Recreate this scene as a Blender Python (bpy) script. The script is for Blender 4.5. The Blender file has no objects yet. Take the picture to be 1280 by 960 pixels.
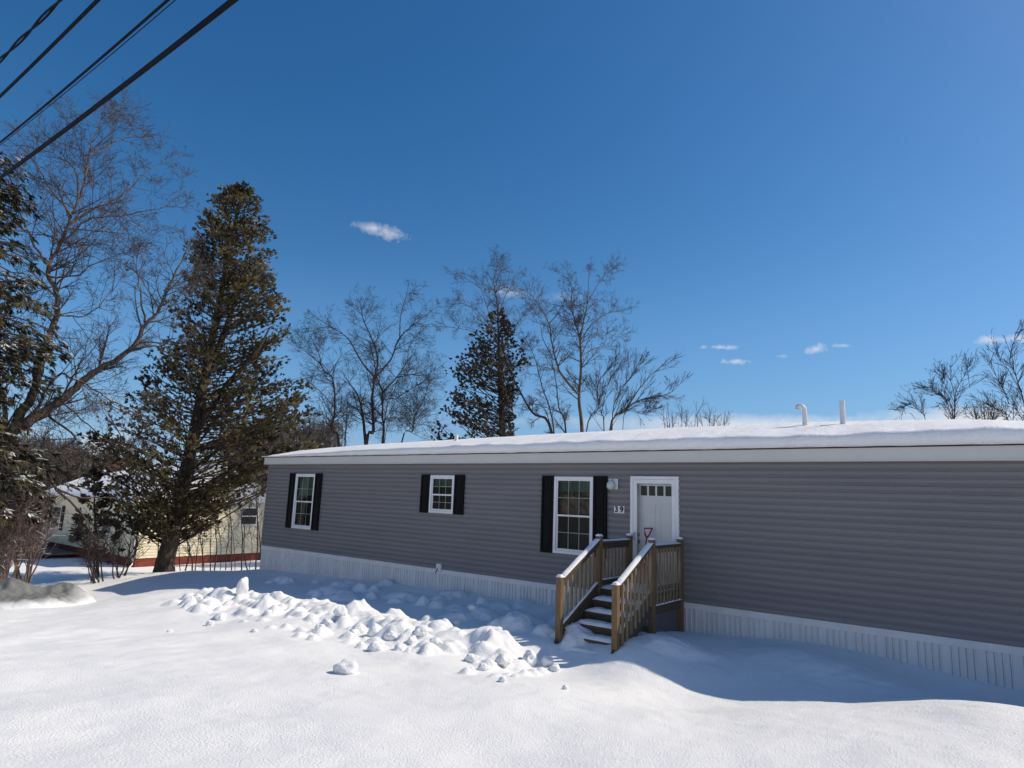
import bpy, math, random
import numpy as np
from mathutils import Vector, noise as mnoise
random.seed(7); rnd = random.random; U = random.uniform
PI = math.pi
scene = bpy.context.scene
col = scene.collection

# ------------------------------------------------------------------ camera
CF, YAW, PIT, ROLL = 800.0, math.radians(-38.195), math.radians(10.011), math.radians(2.05)
CAM = np.array([18.038, -11.06, 1.684])
def cam_axes():
    cy, sy, cp, sp = math.cos(YAW), math.sin(YAW), math.cos(PIT), math.sin(PIT)
    w = np.array([sy*cp, cy*cp, sp]); r0 = np.array([cy, -sy, 0.0]); u0 = np.cross(r0, w)
    r = math.cos(ROLL)*r0 + math.sin(ROLL)*u0; u = -math.sin(ROLL)*r0 + math.cos(ROLL)*u0
    return r, u, w
CR, CU, CW = cam_axes()
def ray(px, py):
    return (px-640)/CF*CR - (py-480)/CF*CU + CW
def at(px, py, D):                       # world point at horizontal distance D along a sight line
    d = ray(px, py); return CAM + d*(D/math.hypot(d[0], d[1]))
cam = bpy.data.cameras.new('camera'); camo = bpy.data.objects.new('camera', cam); col.objects.link(camo)
cam.sensor_width = 36; cam.sensor_fit = 'HORIZONTAL'; cam.lens = CF/1280*36; cam.clip_end = 3000; cam.clip_start = .05
from mathutils import Matrix
M = Matrix(((CR[0], CU[0], -CW[0], CAM[0]), (CR[1], CU[1], -CW[1], CAM[1]), (CR[2], CU[2], -CW[2], CAM[2]), (0, 0, 0, 1)))
camo.matrix_world = M
scene.camera = camo

# ------------------------------------------------------------------ helpers
def tag(o, label=None, cat=None, group=None, kind=None):
    if label: o['label'] = label
    if cat: o['category'] = cat
    if group: o['group'] = group
    if kind: o['kind'] = kind
    return o
def empty(name, loc, label, cat, group=None):
    o = bpy.data.objects.new(name, None); col.objects.link(o)
    o.location = tuple(float(v) for v in loc); o.empty_display_size = .2
    return tag(o, label, cat, group)
class MB:
    def __init__(s): s.v = []; s.f = []; s.t = []; s.sm = False; s.cur = 0.5
    def add(s, vs, fs):
        n = len(s.v); s.v.extend([tuple(map(float, p)) for p in vs])
        s.f.extend([tuple(i+n for i in f) for f in fs]); s.t.extend([s.cur]*len(vs)); return s
    def box(s, x0, x1, y0, y1, z0, z1):
        return s.hexa([(x0,y0,z0),(x1,y0,z0),(x1,y1,z0),(x0,y1,z0),(x0,y0,z1),(x1,y0,z1),(x1,y1,z1),(x0,y1,z1)])
    def hexa(s, p):
        return s.add(p, [(0,3,2,1),(4,5,6,7),(0,1,5,4),(1,2,6,5),(2,3,7,6),(3,0,4,7)])
    def quad(s, a, b, c, d): return s.add([a,b,c,d], [(0,1,2,3)])
    def bar(s, a, b, w, h, up=(0,0,1)):          # rectangular bar from a to b
        a = Vector(a); b = Vector(b); d = (b-a).normalized(); sd = d.cross(Vector(up)).normalized(); up = sd.cross(d)
        p = []
        for c in (a, b):
            for i, j in ((-1,-1),(1,-1),(1,1),(-1,1)): p.append(c + sd*(i*w/2) + up*(j*h/2))
        return s.add(p, [(3,2,1,0),(4,5,6,7),(0,1,5,4),(1,2,6,5),(2,3,7,6),(3,0,4,7)])
    def tube(s, pts, rad, k=6, cap=True):
        P = [Vector(p) for p in pts]; n = len(P)
        if not hasattr(rad, '__len__'): rad = [rad]*n
        vs = []; ref = Vector((0.31, 0.2, 0.93))
        for i, p in enumerate(P):
            d = (P[min(i+1,n-1)] - P[max(i-1,0)])
            if d.length < 1e-9: d = Vector((0,0,1))
            d.normalize()
            a = d.cross(ref)
            if a.length < .1: a = d.cross(Vector((1,0,0)))
            a.normalize(); b = d.cross(a); ref2 = ref
            for j in range(k):
                th = 2*PI*j/k; vs.append(p + (a*math.cos(th) + b*math.sin(th))*rad[i])
        fs = []
        for i in range(n-1):
            for j in range(k):
                fs.append((i*k+j, i*k+(j+1)%k, (i+1)*k+(j+1)%k, (i+1)*k+j))
        if cap:
            fs.append(tuple(range(k-1, -1, -1))); fs.append(tuple((n-1)*k+j for j in range(k)))
        return s.add(vs, fs)
    def lathe(s, prof, c, axis='z', k=20):
        vs = []; fs = []; n = len(prof)
        for (r, h) in prof:
            for j in range(k):
                a = 2*PI*j/k; x, y = r*math.cos(a), r*math.sin(a)
                vs.append((c[0]+x, c[1]+y, c[2]+h) if axis == 'z' else (c[0]+x, c[1]-h, c[2]+y))
        for i in range(n-1):
            for j in range(k):
                q = (i*k+j, i*k+(j+1)%k, (i+1)*k+(j+1)%k, (i+1)*k+j)
                fs.append(q)
        return s.add(vs, fs)
    def build(s, name, mat, parent=None, smooth=False, bevel=0):
        me = bpy.data.meshes.new(name); me.from_pydata(s.v, [], s.f); me.update()
        a = me.attributes.new('tint', 'FLOAT', 'POINT'); a.data.foreach_set('value', s.t)
        if smooth: me.polygons.foreach_set('use_smooth', [True]*len(me.polygons))
        o = bpy.data.objects.new(name, me); col.objects.link(o); me.materials.append(mat)
        if parent is not None:
            o.parent = parent; o.matrix_parent_inverse = pinv(parent)
        if bevel:
            m = o.modifiers.new('bevel', 'BEVEL'); m.width = bevel; m.segments = 2; m.limit_method = 'ANGLE'
        return o
def pinv(p):        # parts keep scene coordinates; a part's own transform is already neutral for its sub-parts
    return Matrix.Identity(4) if p.parent is not None else Matrix.Translation(-Vector(p.location))

# ------------------------------------------------------------------ materials
def nt(name):
    m = bpy.data.materials.new(name); m.use_nodes = True
    n = m.node_tree.nodes; l = m.node_tree.links; b = n['Principled BSDF']
    return m, n, l, b
def ramp(n, stops, interp='LINEAR'):
    r = n.new('ShaderNodeValToRGB'); r.color_ramp.interpolation = interp
    e = r.color_ramp.elements
    while len(e) < len(stops): e.new(.5)
    for i, (p, c) in enumerate(stops): e[i].position = p; e[i].color = (*c, 1)
    return r
def pmat(name, c1, c2=None, rough=.6, scale=6, stretch=(1,1,1), detail=4, bump=0, bscale=None, spec=.3, metal=0, lo=.35, hi=.65):
    m, n, l, b = nt(name)
    b.inputs['Roughness'].default_value = rough; b.inputs['Specular IOR Level'].default_value = spec
    b.inputs['Metallic'].default_value = metal
    tc = n.new('ShaderNodeTexCoord'); mp = n.new('ShaderNodeMapping'); l.new(tc.outputs['Object'], mp.inputs[0])
    mp.inputs['Scale'].default_value = stretch
    no = n.new('ShaderNodeTexNoise'); no.inputs['Scale'].default_value = scale; no.inputs['Detail'].default_value = detail
    l.new(mp.outputs[0], no.inputs['Vector'])
    c2 = c2 or tuple(x*.85 for x in c1)
    r = ramp(n, [(lo, c1), (hi, c2)]); l.new(no.outputs['Fac'], r.inputs[0]); l.new(r.outputs[0], b.inputs['Base Color'])
    if bump:
        n2 = n.new('ShaderNodeTexNoise'); n2.inputs['Scale'].default_value = bscale or scale*3; n2.inputs['Detail'].default_value = 4
        l.new(mp.outputs[0], n2.inputs['Vector'])
        bp = n.new('ShaderNodeBump'); bp.inputs['Strength'].default_value = bump; bp.inputs['Distance'].default_value = .01
        l.new(n2.outputs['Fac'], bp.inputs['Height']); l.new(bp.outputs[0], b.inputs['Normal'])
    return m
def math_node(n, l, op, a, b=None, c=None):
    m = n.new('ShaderNodeMath'); m.operation = op
    for i, x in enumerate((a, b, c)):
        if x is None: continue
        if isinstance(x, (int, float)): m.inputs[i].default_value = x
        else: l.new(x, m.inputs[i])
    return m.outputs[0]
def snow_mat(name, c1, c2, grain=.5, big=.5, gs=28):
    m, n, l, b = nt(name)
    b.inputs['Roughness'].default_value = .55; b.inputs['Specular IOR Level'].default_value = .25
    tc = n.new('ShaderNodeNewGeometry')
    a = n.new('ShaderNodeTexNoise'); a.inputs['Scale'].default_value = 1.1; a.inputs['Detail'].default_value = 5; l.new(tc.outputs['Position'], a.inputs[0])
    r = ramp(n, [(.35, c1), (.68, c2)]); l.new(a.outputs['Fac'], r.inputs[0]); l.new(r.outputs[0], b.inputs['Base Color'])
    g = n.new('ShaderNodeTexNoise'); g.inputs['Scale'].default_value = gs; g.inputs['Detail'].default_value = 6; g.inputs['Roughness'].default_value = .65
    l.new(tc.outputs['Position'], g.inputs[0])
    g2 = n.new('ShaderNodeTexNoise'); g2.inputs['Scale'].default_value = 5.5; g2.inputs['Detail'].default_value = 3; l.new(tc.outputs['Position'], g2.inputs[0])
    b1 = n.new('ShaderNodeBump'); b1.inputs['Strength'].default_value = big; b1.inputs['Distance'].default_value = .03; l.new(g2.outputs['Fac'], b1.inputs['Height'])
    b2 = n.new('ShaderNodeBump'); b2.inputs['Strength'].default_value = grain; b2.inputs['Distance'].default_value = .02; l.new(g.outputs['Fac'], b2.inputs['Height'])
    l.new(b1.outputs[0], b2.inputs['Normal']); l.new(b2.outputs[0], b.inputs['Normal'])
    return m
def bark_mat(name, c1, c2, snow=.0, sc=14):
    m, n, l, b = nt(name)
    b.inputs['Roughness'].default_value = .85; b.inputs['Specular IOR Level'].default_value = .15
    tc = n.new('ShaderNodeTexCoord'); mp = n.new('ShaderNodeMapping'); mp.inputs['Scale'].default_value = (1,1,.3); l.new(tc.outputs['Object'], mp.inputs[0])
    no = n.new('ShaderNodeTexNoise'); no.inputs['Scale'].default_value = sc; no.inputs['Detail'].default_value = 6; l.new(mp.outputs[0], no.inputs[0])
    r = ramp(n, [(.35, c1), (.65, c2)]); l.new(no.outputs['Fac'], r.inputs[0])
    bp = n.new('ShaderNodeBump'); bp.inputs['Strength'].default_value = .7; bp.inputs['Distance'].default_value = .03; l.new(no.outputs['Fac'], bp.inputs['Height']); l.new(bp.outputs[0], b.inputs['Normal'])
    out = r.outputs[0]
    if snow > 0:
        ge = n.new('ShaderNodeNewGeometry'); sp = n.new('ShaderNodeSeparateXYZ'); l.new(ge.outputs['Normal'], sp.inputs[0])
        n2 = n.new('ShaderNodeTexNoise'); n2.inputs['Scale'].default_value = 1.6; n2.inputs['Detail'].default_value = 3; l.new(tc.outputs['Object'], n2.inputs[0])
        s = math_node(n, l, 'ADD', sp.outputs['Z'], math_node(n, l, 'MULTIPLY', n2.outputs['Fac'], 1.2))
        f = math_node(n, l, 'SMOOTH_MIN', math_node(n, l, 'MULTIPLY', math_node(n, l, 'MAXIMUM', math_node(n, l, 'SUBTRACT', s, 1.65-snow), 0.0), 8.0), 1.0, .05)
        mx = n.new('ShaderNodeMix'); mx.data_type = 'RGBA'; l.new(f, mx.inputs['Factor']); l.new(out, mx.inputs['A']); mx.inputs['B'].default_value = (.8,.82,.86,1); out = mx.outputs['Result']
    l.new(out, b.inputs['Base Color'])
    return m
def leaf_mat(name, dark, mid, light, snow=0.0, trans=.25):
    m, n, l, b = nt(name)
    b.inputs['Roughness'].default_value = .6; b.inputs['Specular IOR Level'].default_value = .25
    at_ = n.new('ShaderNodeAttribute'); at_.attribute_name = 'tint'
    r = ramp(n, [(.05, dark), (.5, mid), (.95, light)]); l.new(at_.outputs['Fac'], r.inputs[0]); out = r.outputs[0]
    if snow > 0:
        tc = n.new('ShaderNodeTexCoord')
        ge = n.new('ShaderNodeNewGeometry'); sp = n.new('ShaderNodeSeparateXYZ'); l.new(ge.outputs['Normal'], sp.inputs[0])
        n2 = n.new('ShaderNodeTexNoise'); n2.inputs['Scale'].default_value = 1.9; n2.inputs['Detail'].default_value = 3; l.new(tc.outputs['Object'], n2.inputs[0])
        s = math_node(n, l, 'ADD', math_node(n, l, 'ABSOLUTE', sp.outputs['Z']), n2.outputs['Fac'])
        f = math_node(n, l, 'MINIMUM', math_node(n, l, 'MULTIPLY', math_node(n, l, 'MAXIMUM', math_node(n, l, 'SUBTRACT', s, 1.62-snow), 0.0), 9.0), 1.0)
        mx = n.new('ShaderNodeMix'); mx.data_type = 'RGBA'; l.new(f, mx.inputs['Factor']); l.new(out, mx.inputs['A']); mx.inputs['B'].default_value = (.8,.82,.86,1); out = mx.outputs['Result']
    l.new(out, b.inputs['Base Color'])
    t = n.new('ShaderNodeBsdfTranslucent'); l.new(out, t.inputs['Color'])
    ms = n.new('ShaderNodeMixShader'); ms.inputs[0].default_value = trans
    l.new(b.outputs[0], ms.inputs[1]); l.new(t.outputs[0], ms.inputs[2]); l.new(ms.outputs[0], n['Material Output'].inputs[0])
    return m
def glass_mat(name, tint=(.8,.85,.82), refl=.10):
    m, n, l, b = nt(name); n.remove(b)
    tr = n.new('ShaderNodeBsdfTransparent'); tr.inputs[0].default_value = (*tint, 1)
    gl = n.new('ShaderNodeBsdfGlossy'); gl.inputs['Roughness'].default_value = .02; gl.inputs[0].default_value = (1,1,1,1)
    tc = n.new('ShaderNodeTexCoord'); no = n.new('ShaderNodeTexNoise'); no.inputs['Scale'].default_value = 2.5; l.new(tc.outputs['Object'], no.inputs[0])
    bp = n.new('ShaderNodeBump'); bp.inputs['Strength'].default_value = .12; bp.inputs['Distance'].default_value = .02; l.new(no.outputs['Fac'], bp.inputs['Height']); l.new(bp.outputs[0], gl.inputs['Normal'])
    fr = n.new('ShaderNodeFresnel'); fr.inputs['IOR'].default_value = 1.45
    f = math_node(n, l, 'MAXIMUM', math_node(n, l, 'ADD', fr.outputs[0], refl), .012)
    ms = n.new('ShaderNodeMixShader'); l.new(f, ms.inputs[0]); l.new(tr.outputs[0], ms.inputs[1]); l.new(gl.outputs[0], ms.inputs[2]); l.new(ms.outputs[0], n['Material Output'].inputs[0])
    return m

MT = {}
MT['snow'] = snow_mat('snow', (.93,.925,.92), (.88,.88,.885), .85, .2, 50)
MT['roof_snow'] = snow_mat('roof_snow', (.90,.89,.885), (.85,.845,.845), 1.0, .7, 24)
MT['shade_grey_snow'] = snow_mat('shade_grey_snow', (.17,.17,.17), (.46,.46,.46), .5, .6, 30)
MT['siding'] = pmat('siding', (.212,.198,.202), (.190,.178,.182), .55, 1.2, (.35,1,3), spec=.35)
MT['siding_end'] = MT['siding']; MT['board'] = pmat('grey_board', (.12,.12,.125), (.10,.10,.105), .7, 4, (5,5,.6))
MT['white'] = pmat('white_trim', (.78,.78,.79), (.70,.70,.72), .45, 3, spec=.4)
MT['fascia'] = pmat('fascia', (.60,.58,.55), (.56,.545,.52), .5, 5, (.4,1,.35), lo=.42, hi=.75)
MT['skirt'] = pmat('skirting', (.74,.73,.73), (.66,.65,.65), .5, 2, (1,1,.4))
MT['black'] = pmat('shutter_black', (.005,.005,.006), (.007,.007,.008), .6, 8, spec=.12)
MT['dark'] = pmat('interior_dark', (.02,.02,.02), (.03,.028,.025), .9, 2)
MT['room'] = pmat('interior_wall', (.10,.09,.075), (.06,.055,.05), .9, 2)
MT['curtain'] = pmat('curtain', (.16,.24,.20), (.09,.13,.11), .9, 5, (2,1,.3))
MT['flower_curtain'] = pmat('flower_curtain', (.05,.08,.05), (.34,.17,.15), .9, 6, lo=.45, hi=.62)
MT['glass'] = glass_mat('window_glass', (.66,.74,.70), -.03)
MT['door_glass'] = glass_mat('door_glass', (.93,.95,.96), -.015)
MT['door'] = pmat('door_white', (.80,.81,.83), (.74,.75,.77), .5, 3)
MT['metal'] = pmat('grey_metal', (.35,.35,.36), (.28,.28,.3), .35, 6, metal=.8)
MT['lampglass'] = pmat('lamp_glass', (.55,.60,.60), (.40,.43,.40), .15, 10, spec=.6)
MT['roofing'] = pmat('roofing', (.06,.06,.065), (.04,.04,.04), .9, 12)
MT['wood'] = pmat('porch_wood', (.21,.138,.068), (.125,.085,.045), .8, 5, (6,6,.8), detail=6, bump=.3, lo=.3, hi=.7)
MT['woodx'] = pmat('porch_wood_boards', (.115,.082,.052), (.062,.047,.032), .8, 6, (1,5,6), detail=6, bump=.3, lo=.3, hi=.7)
MT['baluster'] = pmat('baluster_wood', (.31,.25,.175), (.17,.125,.08), .8, 5, (6,6,.8), detail=6, lo=.3, hi=.7)
MT['red'] = pmat('red_plastic', (.42,.015,.03), (.34,.012,.025), .4, 6, spec=.5)
MT['pipe'] = pmat('pipe_white', (.7,.7,.7), (.6,.6,.6), .45, 6)
MT['cable'] = pmat('cable_black', (.004,.004,.005), (.007,.007,.008), .7, 6, spec=.1)
MT['yellow'] = pmat('yellow_siding', (.80,.72,.53), (.70,.62,.45), .7, 2, (1,1,3))
MT['brickred'] = pmat('red_foundation', (.23,.05,.035), (.13,.03,.022), .85, 5)
MT['brick'] = pmat('chimney_brick', (.15,.07,.05), (.10,.045,.036), .9, 12)
MT['fence'] = pmat('weathered_rail', (.25,.19,.14), (.16,.12,.09), .85, 8)
MT['bark_cedar'] = bark_mat('bark_cedar', (.085,.065,.052), (.035,.027,.022), 0)
MT['bark_grey'] = bark_mat('bark_grey', (.16,.13,.105), (.07,.055,.045), .16)
MT['bark_dark'] = bark_mat('bark_dark', (.075,.06,.055), (.03,.025,.024), .12)
MT['twig'] = bark_mat('twig', (.10,.083,.076), (.055,.046,.042), .05)
MT['twig_dark'] = bark_mat('twig_dark', (.062,.049,.045), (.034,.028,.026), .04)
MT['twig_red'] = bark_mat('twig_red', (.135,.112,.102), (.075,.06,.055), .12)
MT['bark_mid'] = bark_mat('bark_mid', (.15,.115,.09), (.05,.04,.034), .2)
MT['twig_left'] = bark_mat('twig_left', (.105,.086,.078), (.055,.045,.041), .13)
MT['twig_frost'] = bark_mat('twig_frost', (.19,.14,.125), (.09,.066,.06), .36)
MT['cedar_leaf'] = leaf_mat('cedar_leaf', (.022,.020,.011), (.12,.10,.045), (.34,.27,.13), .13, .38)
MT['cedar_far'] = leaf_mat('cedar_far_leaf', (.018,.015,.011), (.062,.048,.03), (.16,.115,.068), .05)
MT['spruce_leaf'] = leaf_mat('spruce_leaf', (.012,.014,.008), (.04,.040,.018), (.13,.11,.05), .27)

# ------------------------------------------------------------------ world: sky, clouds, sun
AZ, EL = math.radians(45), math.radians(43)
SUN = np.array([math.sin(AZ)*math.cos(EL), math.cos(AZ)*math.cos(EL), math.sin(EL)])
w = bpy.data.worlds.new('World'); scene.world = w; w.use_nodes = True
n, l = w.node_tree.nodes, w.node_tree.links
bg = n['Background']; bg.inputs['Strength'].default_value = .115
sk = n.new('ShaderNodeTexSky'); sk.sky_type = 'NISHITA'; sk.sun_disc = False; sk.sun_elevation = EL; sk.sun_rotation = AZ
sk.air_density = 1.0; sk.dust_density = .6; sk.ozone_density = 2.2; sk.altitude = 200
hs = n.new('ShaderNodeHueSaturation'); hs.inputs['Saturation'].default_value = 1.36; hs.inputs['Value'].default_value = 1.0
l.new(sk.outputs[0], hs.inputs['Color']); tcw = n.new('ShaderNodeTexCoord'); DIR = tcw.outputs['Generated']
szh = n.new('ShaderNodeSeparateXYZ'); l.new(DIR, szh.inputs[0])
hz = math_node(n, l, 'MULTIPLY', math_node(n, l, 'MINIMUM', math_node(n, l, 'MAXIMUM', math_node(n, l, 'MULTIPLY', math_node(n, l, 'SUBTRACT', .34, szh.outputs['Z']), 3.4), 0.0), 1.0), .6)
hm = n.new('ShaderNodeMix'); hm.data_type = 'RGBA'; l.new(hz, hm.inputs['Factor']); l.new(hs.outputs[0], hm.inputs['A']); hm.inputs['B'].default_value = (1.25, 3.05, 6.2, 1)
l.new(hm.outputs['Result'], bg.inputs['Color'])
def dotn(v):
    d = n.new('ShaderNodeVectorMath'); d.operation = 'DOT_PRODUCT'; l.new(DIR, d.inputs[0]); d.inputs[1].default_value = tuple(float(x) for x in v); return d.outputs['Value']
wn = n.new('ShaderNodeTexNoise'); wn.inputs['Scale'].default_value = 38; wn.inputs['Detail'].default_value = 7; wn.inputs['Roughness'].default_value = .62; l.new(DIR, wn.inputs[0])
wn2 = n.new('ShaderNodeTexNoise'); wn2.inputs['Scale'].default_value = 11; wn2.inputs['Detail'].default_value = 6; l.new(DIR, wn2.inputs[0])
wn3 = n.new('ShaderNodeTexNoise'); wn3.inputs['Scale'].default_value = 95; wn3.inputs['Detail'].default_value = 7; wn3.inputs['Roughness'].default_value = .65; l.new(DIR, wn3.inputs[0])
mask = None
def puff(px, py, wx, wy, amt, nz=1.1):
    global mask
    N = ray(px, py); N = N/np.linalg.norm(N); T = np.cross(N, (0,0,1)); T /= np.linalg.norm(T); V = np.cross(T, N)
    T, V = T*.999 - V*.04, V*.999 + T*.04
    u_ = math_node(n, l, 'MULTIPLY', dotn(T), 1/(wx/CF)); v_ = math_node(n, l, 'MULTIPLY', dotn(V), 1/(wy/CF))
    rr = math_node(n, l, 'SQRT', math_node(n, l, 'ADD', math_node(n, l, 'MULTIPLY', u_, u_), math_node(n, l, 'MULTIPLY', v_, v_)))
    # noise carved ellipse
    a = math_node(n, l, 'SUBTRACT', 1.0, rr)
    b_ = math_node(n, l, 'ADD', a, math_node(n, l, 'MULTIPLY', math_node(n, l, 'SUBTRACT', (wn3 if wx < 29 else wn).outputs['Fac'], .5), nz*2.6))
    c_ = math_node(n, l, 'MULTIPLY', math_node(n, l, 'MINIMUM', math_node(n, l, 'MAXIMUM', b_, 0.0), 1.0), amt)
    c_ = math_node(n, l, 'MULTIPLY', c_, math_node(n, l, 'GREATER_THAN', dotn(N), .3))
    mask = c_ if mask is None else math_node(n, l, 'MAXIMUM', mask, c_)
puff(1000, 536, 330, 17, .9, .38); puff(1235, 524, 130, 17, .9, .38); puff(120, 578, 80, 16, .7, .6); puff(466, 285, 30, 8, .62, .9); puff(484, 291, 26, 9, .55, .9); puff(640, 366, 34, 9, .3); puff(706, 372, 26, 8, .15); puff(901, 434, 25, 3, .5); puff(919, 452, 17, 3.5, .55)
puff(1019, 436, 13, 6, .55); puff(1053, 432, 11, 2.5, .35); puff(976, 445, 8, 2.5, .3); puff(1266, 423, 34, 5, .55)
# low bank of cloud along the horizon
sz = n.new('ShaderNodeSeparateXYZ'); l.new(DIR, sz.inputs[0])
fill_h = math_node(n, l, 'MULTIPLY', math_node(n, l, 'MAXIMUM', math_node(n, l, 'ADD', dotn((-CW[0], -CW[1], 0)), .1), 0.0), .27)   # unseen cloud raised behind the viewer, added as white fill for the shaded wall
el = math_node(n, l, 'SUBTRACT', math_node(n, l, 'ADD', .062, fill_h), sz.outputs['Z'])
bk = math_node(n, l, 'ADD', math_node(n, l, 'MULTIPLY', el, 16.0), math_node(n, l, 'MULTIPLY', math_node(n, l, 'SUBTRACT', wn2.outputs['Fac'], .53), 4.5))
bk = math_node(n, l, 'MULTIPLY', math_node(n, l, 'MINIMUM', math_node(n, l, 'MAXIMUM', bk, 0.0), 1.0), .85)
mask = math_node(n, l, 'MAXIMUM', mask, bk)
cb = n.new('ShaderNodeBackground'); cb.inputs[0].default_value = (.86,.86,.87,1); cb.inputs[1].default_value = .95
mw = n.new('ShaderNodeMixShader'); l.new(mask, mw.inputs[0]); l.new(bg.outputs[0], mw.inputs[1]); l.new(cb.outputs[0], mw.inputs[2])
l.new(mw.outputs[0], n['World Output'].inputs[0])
sl = bpy.data.lights.new('sun', 'SUN'); sl.energy = 4.25; sl.angle = math.radians(.5); sl.color = (1, .90, .735)
so = bpy.data.objects.new('sun', sl); col.objects.link(so); so.rotation_euler = Vector(tuple(-SUN)).to_track_quat('-Z', 'Y').to_euler(); so.location = (20, 20, 30)
scene.view_settings.view_transform = 'Standard'; scene.view_settings.look = 'None'; scene.view_settings.exposure = 0
scene.cycles.max_bounces = 8; scene.cycles.transparent_max_bounces = 24

# ------------------------------------------------------------------ ground
CTRL = [(0,0,-.71),(3,0,-.59),(6,0,-.48),(8.5,0,-.44),(10.6,0,-.42),(13,0,-.5),(15.2,0,-.36),(16.5,0,-.42),(17.9,0,-.55),(21,0,-.5),
 (17.93,-2.53,-.20),(17.26,-2.57,-.25),(16.76,-2.65,-.35),(16.29,-2.72,-.44),(15.88,-2.76,-.5),(15.55,-2.84,-.59),(14.57,-2.85,-.64),(13.16,-2.82,-.62),
 (12,-2.77,-.52),(9.59,-2.79,-.53),(7.34,-2.79,-.54),(4.03,-2.9,-.69),(2.39,-2.98,-.8),(.5,-3.12,-.98),(-.78,-3.33,-1.25),(-2.76,-3.42,-1.38),
 (3,-1.4,-.72),(7,-1.4,-.6),(10.4,-1.4,-.52),(12.3,-2.3,-.45),(12.85,-2.35,-.52),(13.3,-2.3,-.40),(14.3,-1.6,-.46),(15.6,-1.4,-.42),(16.8,-1.3,-.5),(17.9,-1.2,-.58),
 (18,-4,-.12),(16,-4,-.36),(13.5,-4.2,-.5),(10,-4.5,-.54),(6.5,-4.8,-.68),(3,-5,-.9),(0,-5.2,-1.2),(-3,-5.2,-1.45),
 (18,-7,.0),(15,-6.5,-.22),(12,-7,-.3),(8,-7,-.5),(4,-7.5,-.75),(0,-8,-1.05),(-4,-8,-1.4),
 (18,-11,.05),(12,-10,-.05),(8,-10,-.3),(3,-11,-.65),(-3,-11,-1.2),(25,-11,.2),(25,-4,.1),(22,-20,.1),(0,-20,-.8),(-20,-12,-2.0),
 (-3.2,-.9,-1.05),(-6.5,-.1,-1.42),(-5,-2.8,-1.42),(-9,-2.5,-1.72),(-10,2,-1.85),(-13.3,2,-2.0),(-13.3,8,-2.0),(-5,5,-1.5),(-20,-3,-2.1),(-27,2,-2.15),(-2,2,-1.1),(0,5,-.9),(10,5,-.8),(18,5,-.8),(10,15,-1.0),(20,20,-1.0),(-10,20,-2.0),(-30,20,-2.4)]
CT = np.array(CTRL)
def phi(d2): return np.sqrt(d2 + .8)
_A = phi(((CT[:,None,:2]-CT[None,:,:2])**2).sum(-1)) + np.eye(len(CT))*-.004
_W = np.linalg.solve(_A, CT[:,2]+1.0)
def ground(x, y):
    x = np.atleast_1d(np.asarray(x, float)); y = np.atleast_1d(np.asarray(y, float))
    out = np.full(x.shape, -2.4); d = np.hypot(x-2, y+1); msk = d < 62
    xx, yy = x[msk], y[msk]; z = np.zeros(xx.shape)
    for (cx, cy, _), wgt in zip(CT, _W): z += wgt*phi((xx-cx)**2 + (yy-cy)**2)
    z -= 1.0
    t = np.clip((d[msk]-26)/34, 0, 1); t = t*t*(3-2*t)
    out[msk] = np.clip(z, -3.2, .6)*(1-t) + -2.4*t
    return out
def g1(x, y): return float(ground(x, y)[0])
# plough-thrown lumps lying in the snow (relief of the sheet itself)
LUMPS = []
def lump(x, y, r, h, p=.7): LUMPS.append((x, y, r*U(.8,1.25), r*U(.8,1.25), h, p, U(0,PI), U(0,50)))
rl = random.Random(21)
for i in range(330):
    t = rl.random(); x = 3.0 + t*9.7
    yc = -3.05 - .25*math.sin(t*3.1) - (.15 if t < .25 else 0) ; sp = .5 if t < .3 else .42
    y = yc - .25 + rl.gauss(0, sp*.75); big = rl.random()**2.2
    if y > -2.5: y = -2.5 - rl.random()*.8
    if x > 11.9: y = min(y, -3.15 - rl.random()*.5); big *= .6
    lump(x, y, .06+.18*big, .035+.145*big*(1.15 - .35*abs(y-yc)), U(.8,1.5))
for i in range(26):     # loose small ones on the near side
    t = rl.random(); lump(4.5 + t*9, -4.1 - rl.random()*.7, .06+.06*rl.random(), .03+.05*rl.random())
for (a, b_, k, s) in ((6.2,-1.4,14,.5),(8.6,-.9,16,.7),(10.6,-1.8,12,.6),(4.6,-.9,10,.6),(11.2,-2.2,8,.3)):
    for i in range(k): lump(a+rl.gauss(0,s*1.3), min(-.25, b_+rl.gauss(0,s*.6)), .12+.22*rl.random(), .05+.13*rl.random(), .9)
for i in range(34): lump(3.6+i*.25+rl.gauss(0,.1), -3.2+rl.gauss(0,.1), .42, .07+.05*rl.random(), 1.2)
for i in range(9): lump(15.2+i*.27, -.95-.09*i, .55, .05, 1.6)
lump(13.9,-1.7,.7,.10,1.8)
def axis(segs):
    out = []
    for a, b_, s in segs:
        k = max(1, int(round((b_-a)/s))); out += [a+(b_-a)*i/k for i in range(k)]
    return np.array(out+[segs[-1][1]])
xs = axis([(-900,-120,130),(-120,-40,10),(-40,-10,.8),(-10,1,.12),(1,14.2,.034),(14.2,18.4,.045),(18.4,26,.5),(26,100,8),(100,900,160)])
ys = axis([(-600,-60,120),(-60,-16,4),(-16,-10,.3),(-10,-5,.06),(-5,-.0,.034),(0,6,.4),(6,40,1.5),(40,120,10),(120,1200,180)])
GX, GY = np.meshgrid(xs, ys); Z = ground(GX.ravel(), GY.ravel()).reshape(GX.shape)
L = np.zeros_like(Z)
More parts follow.
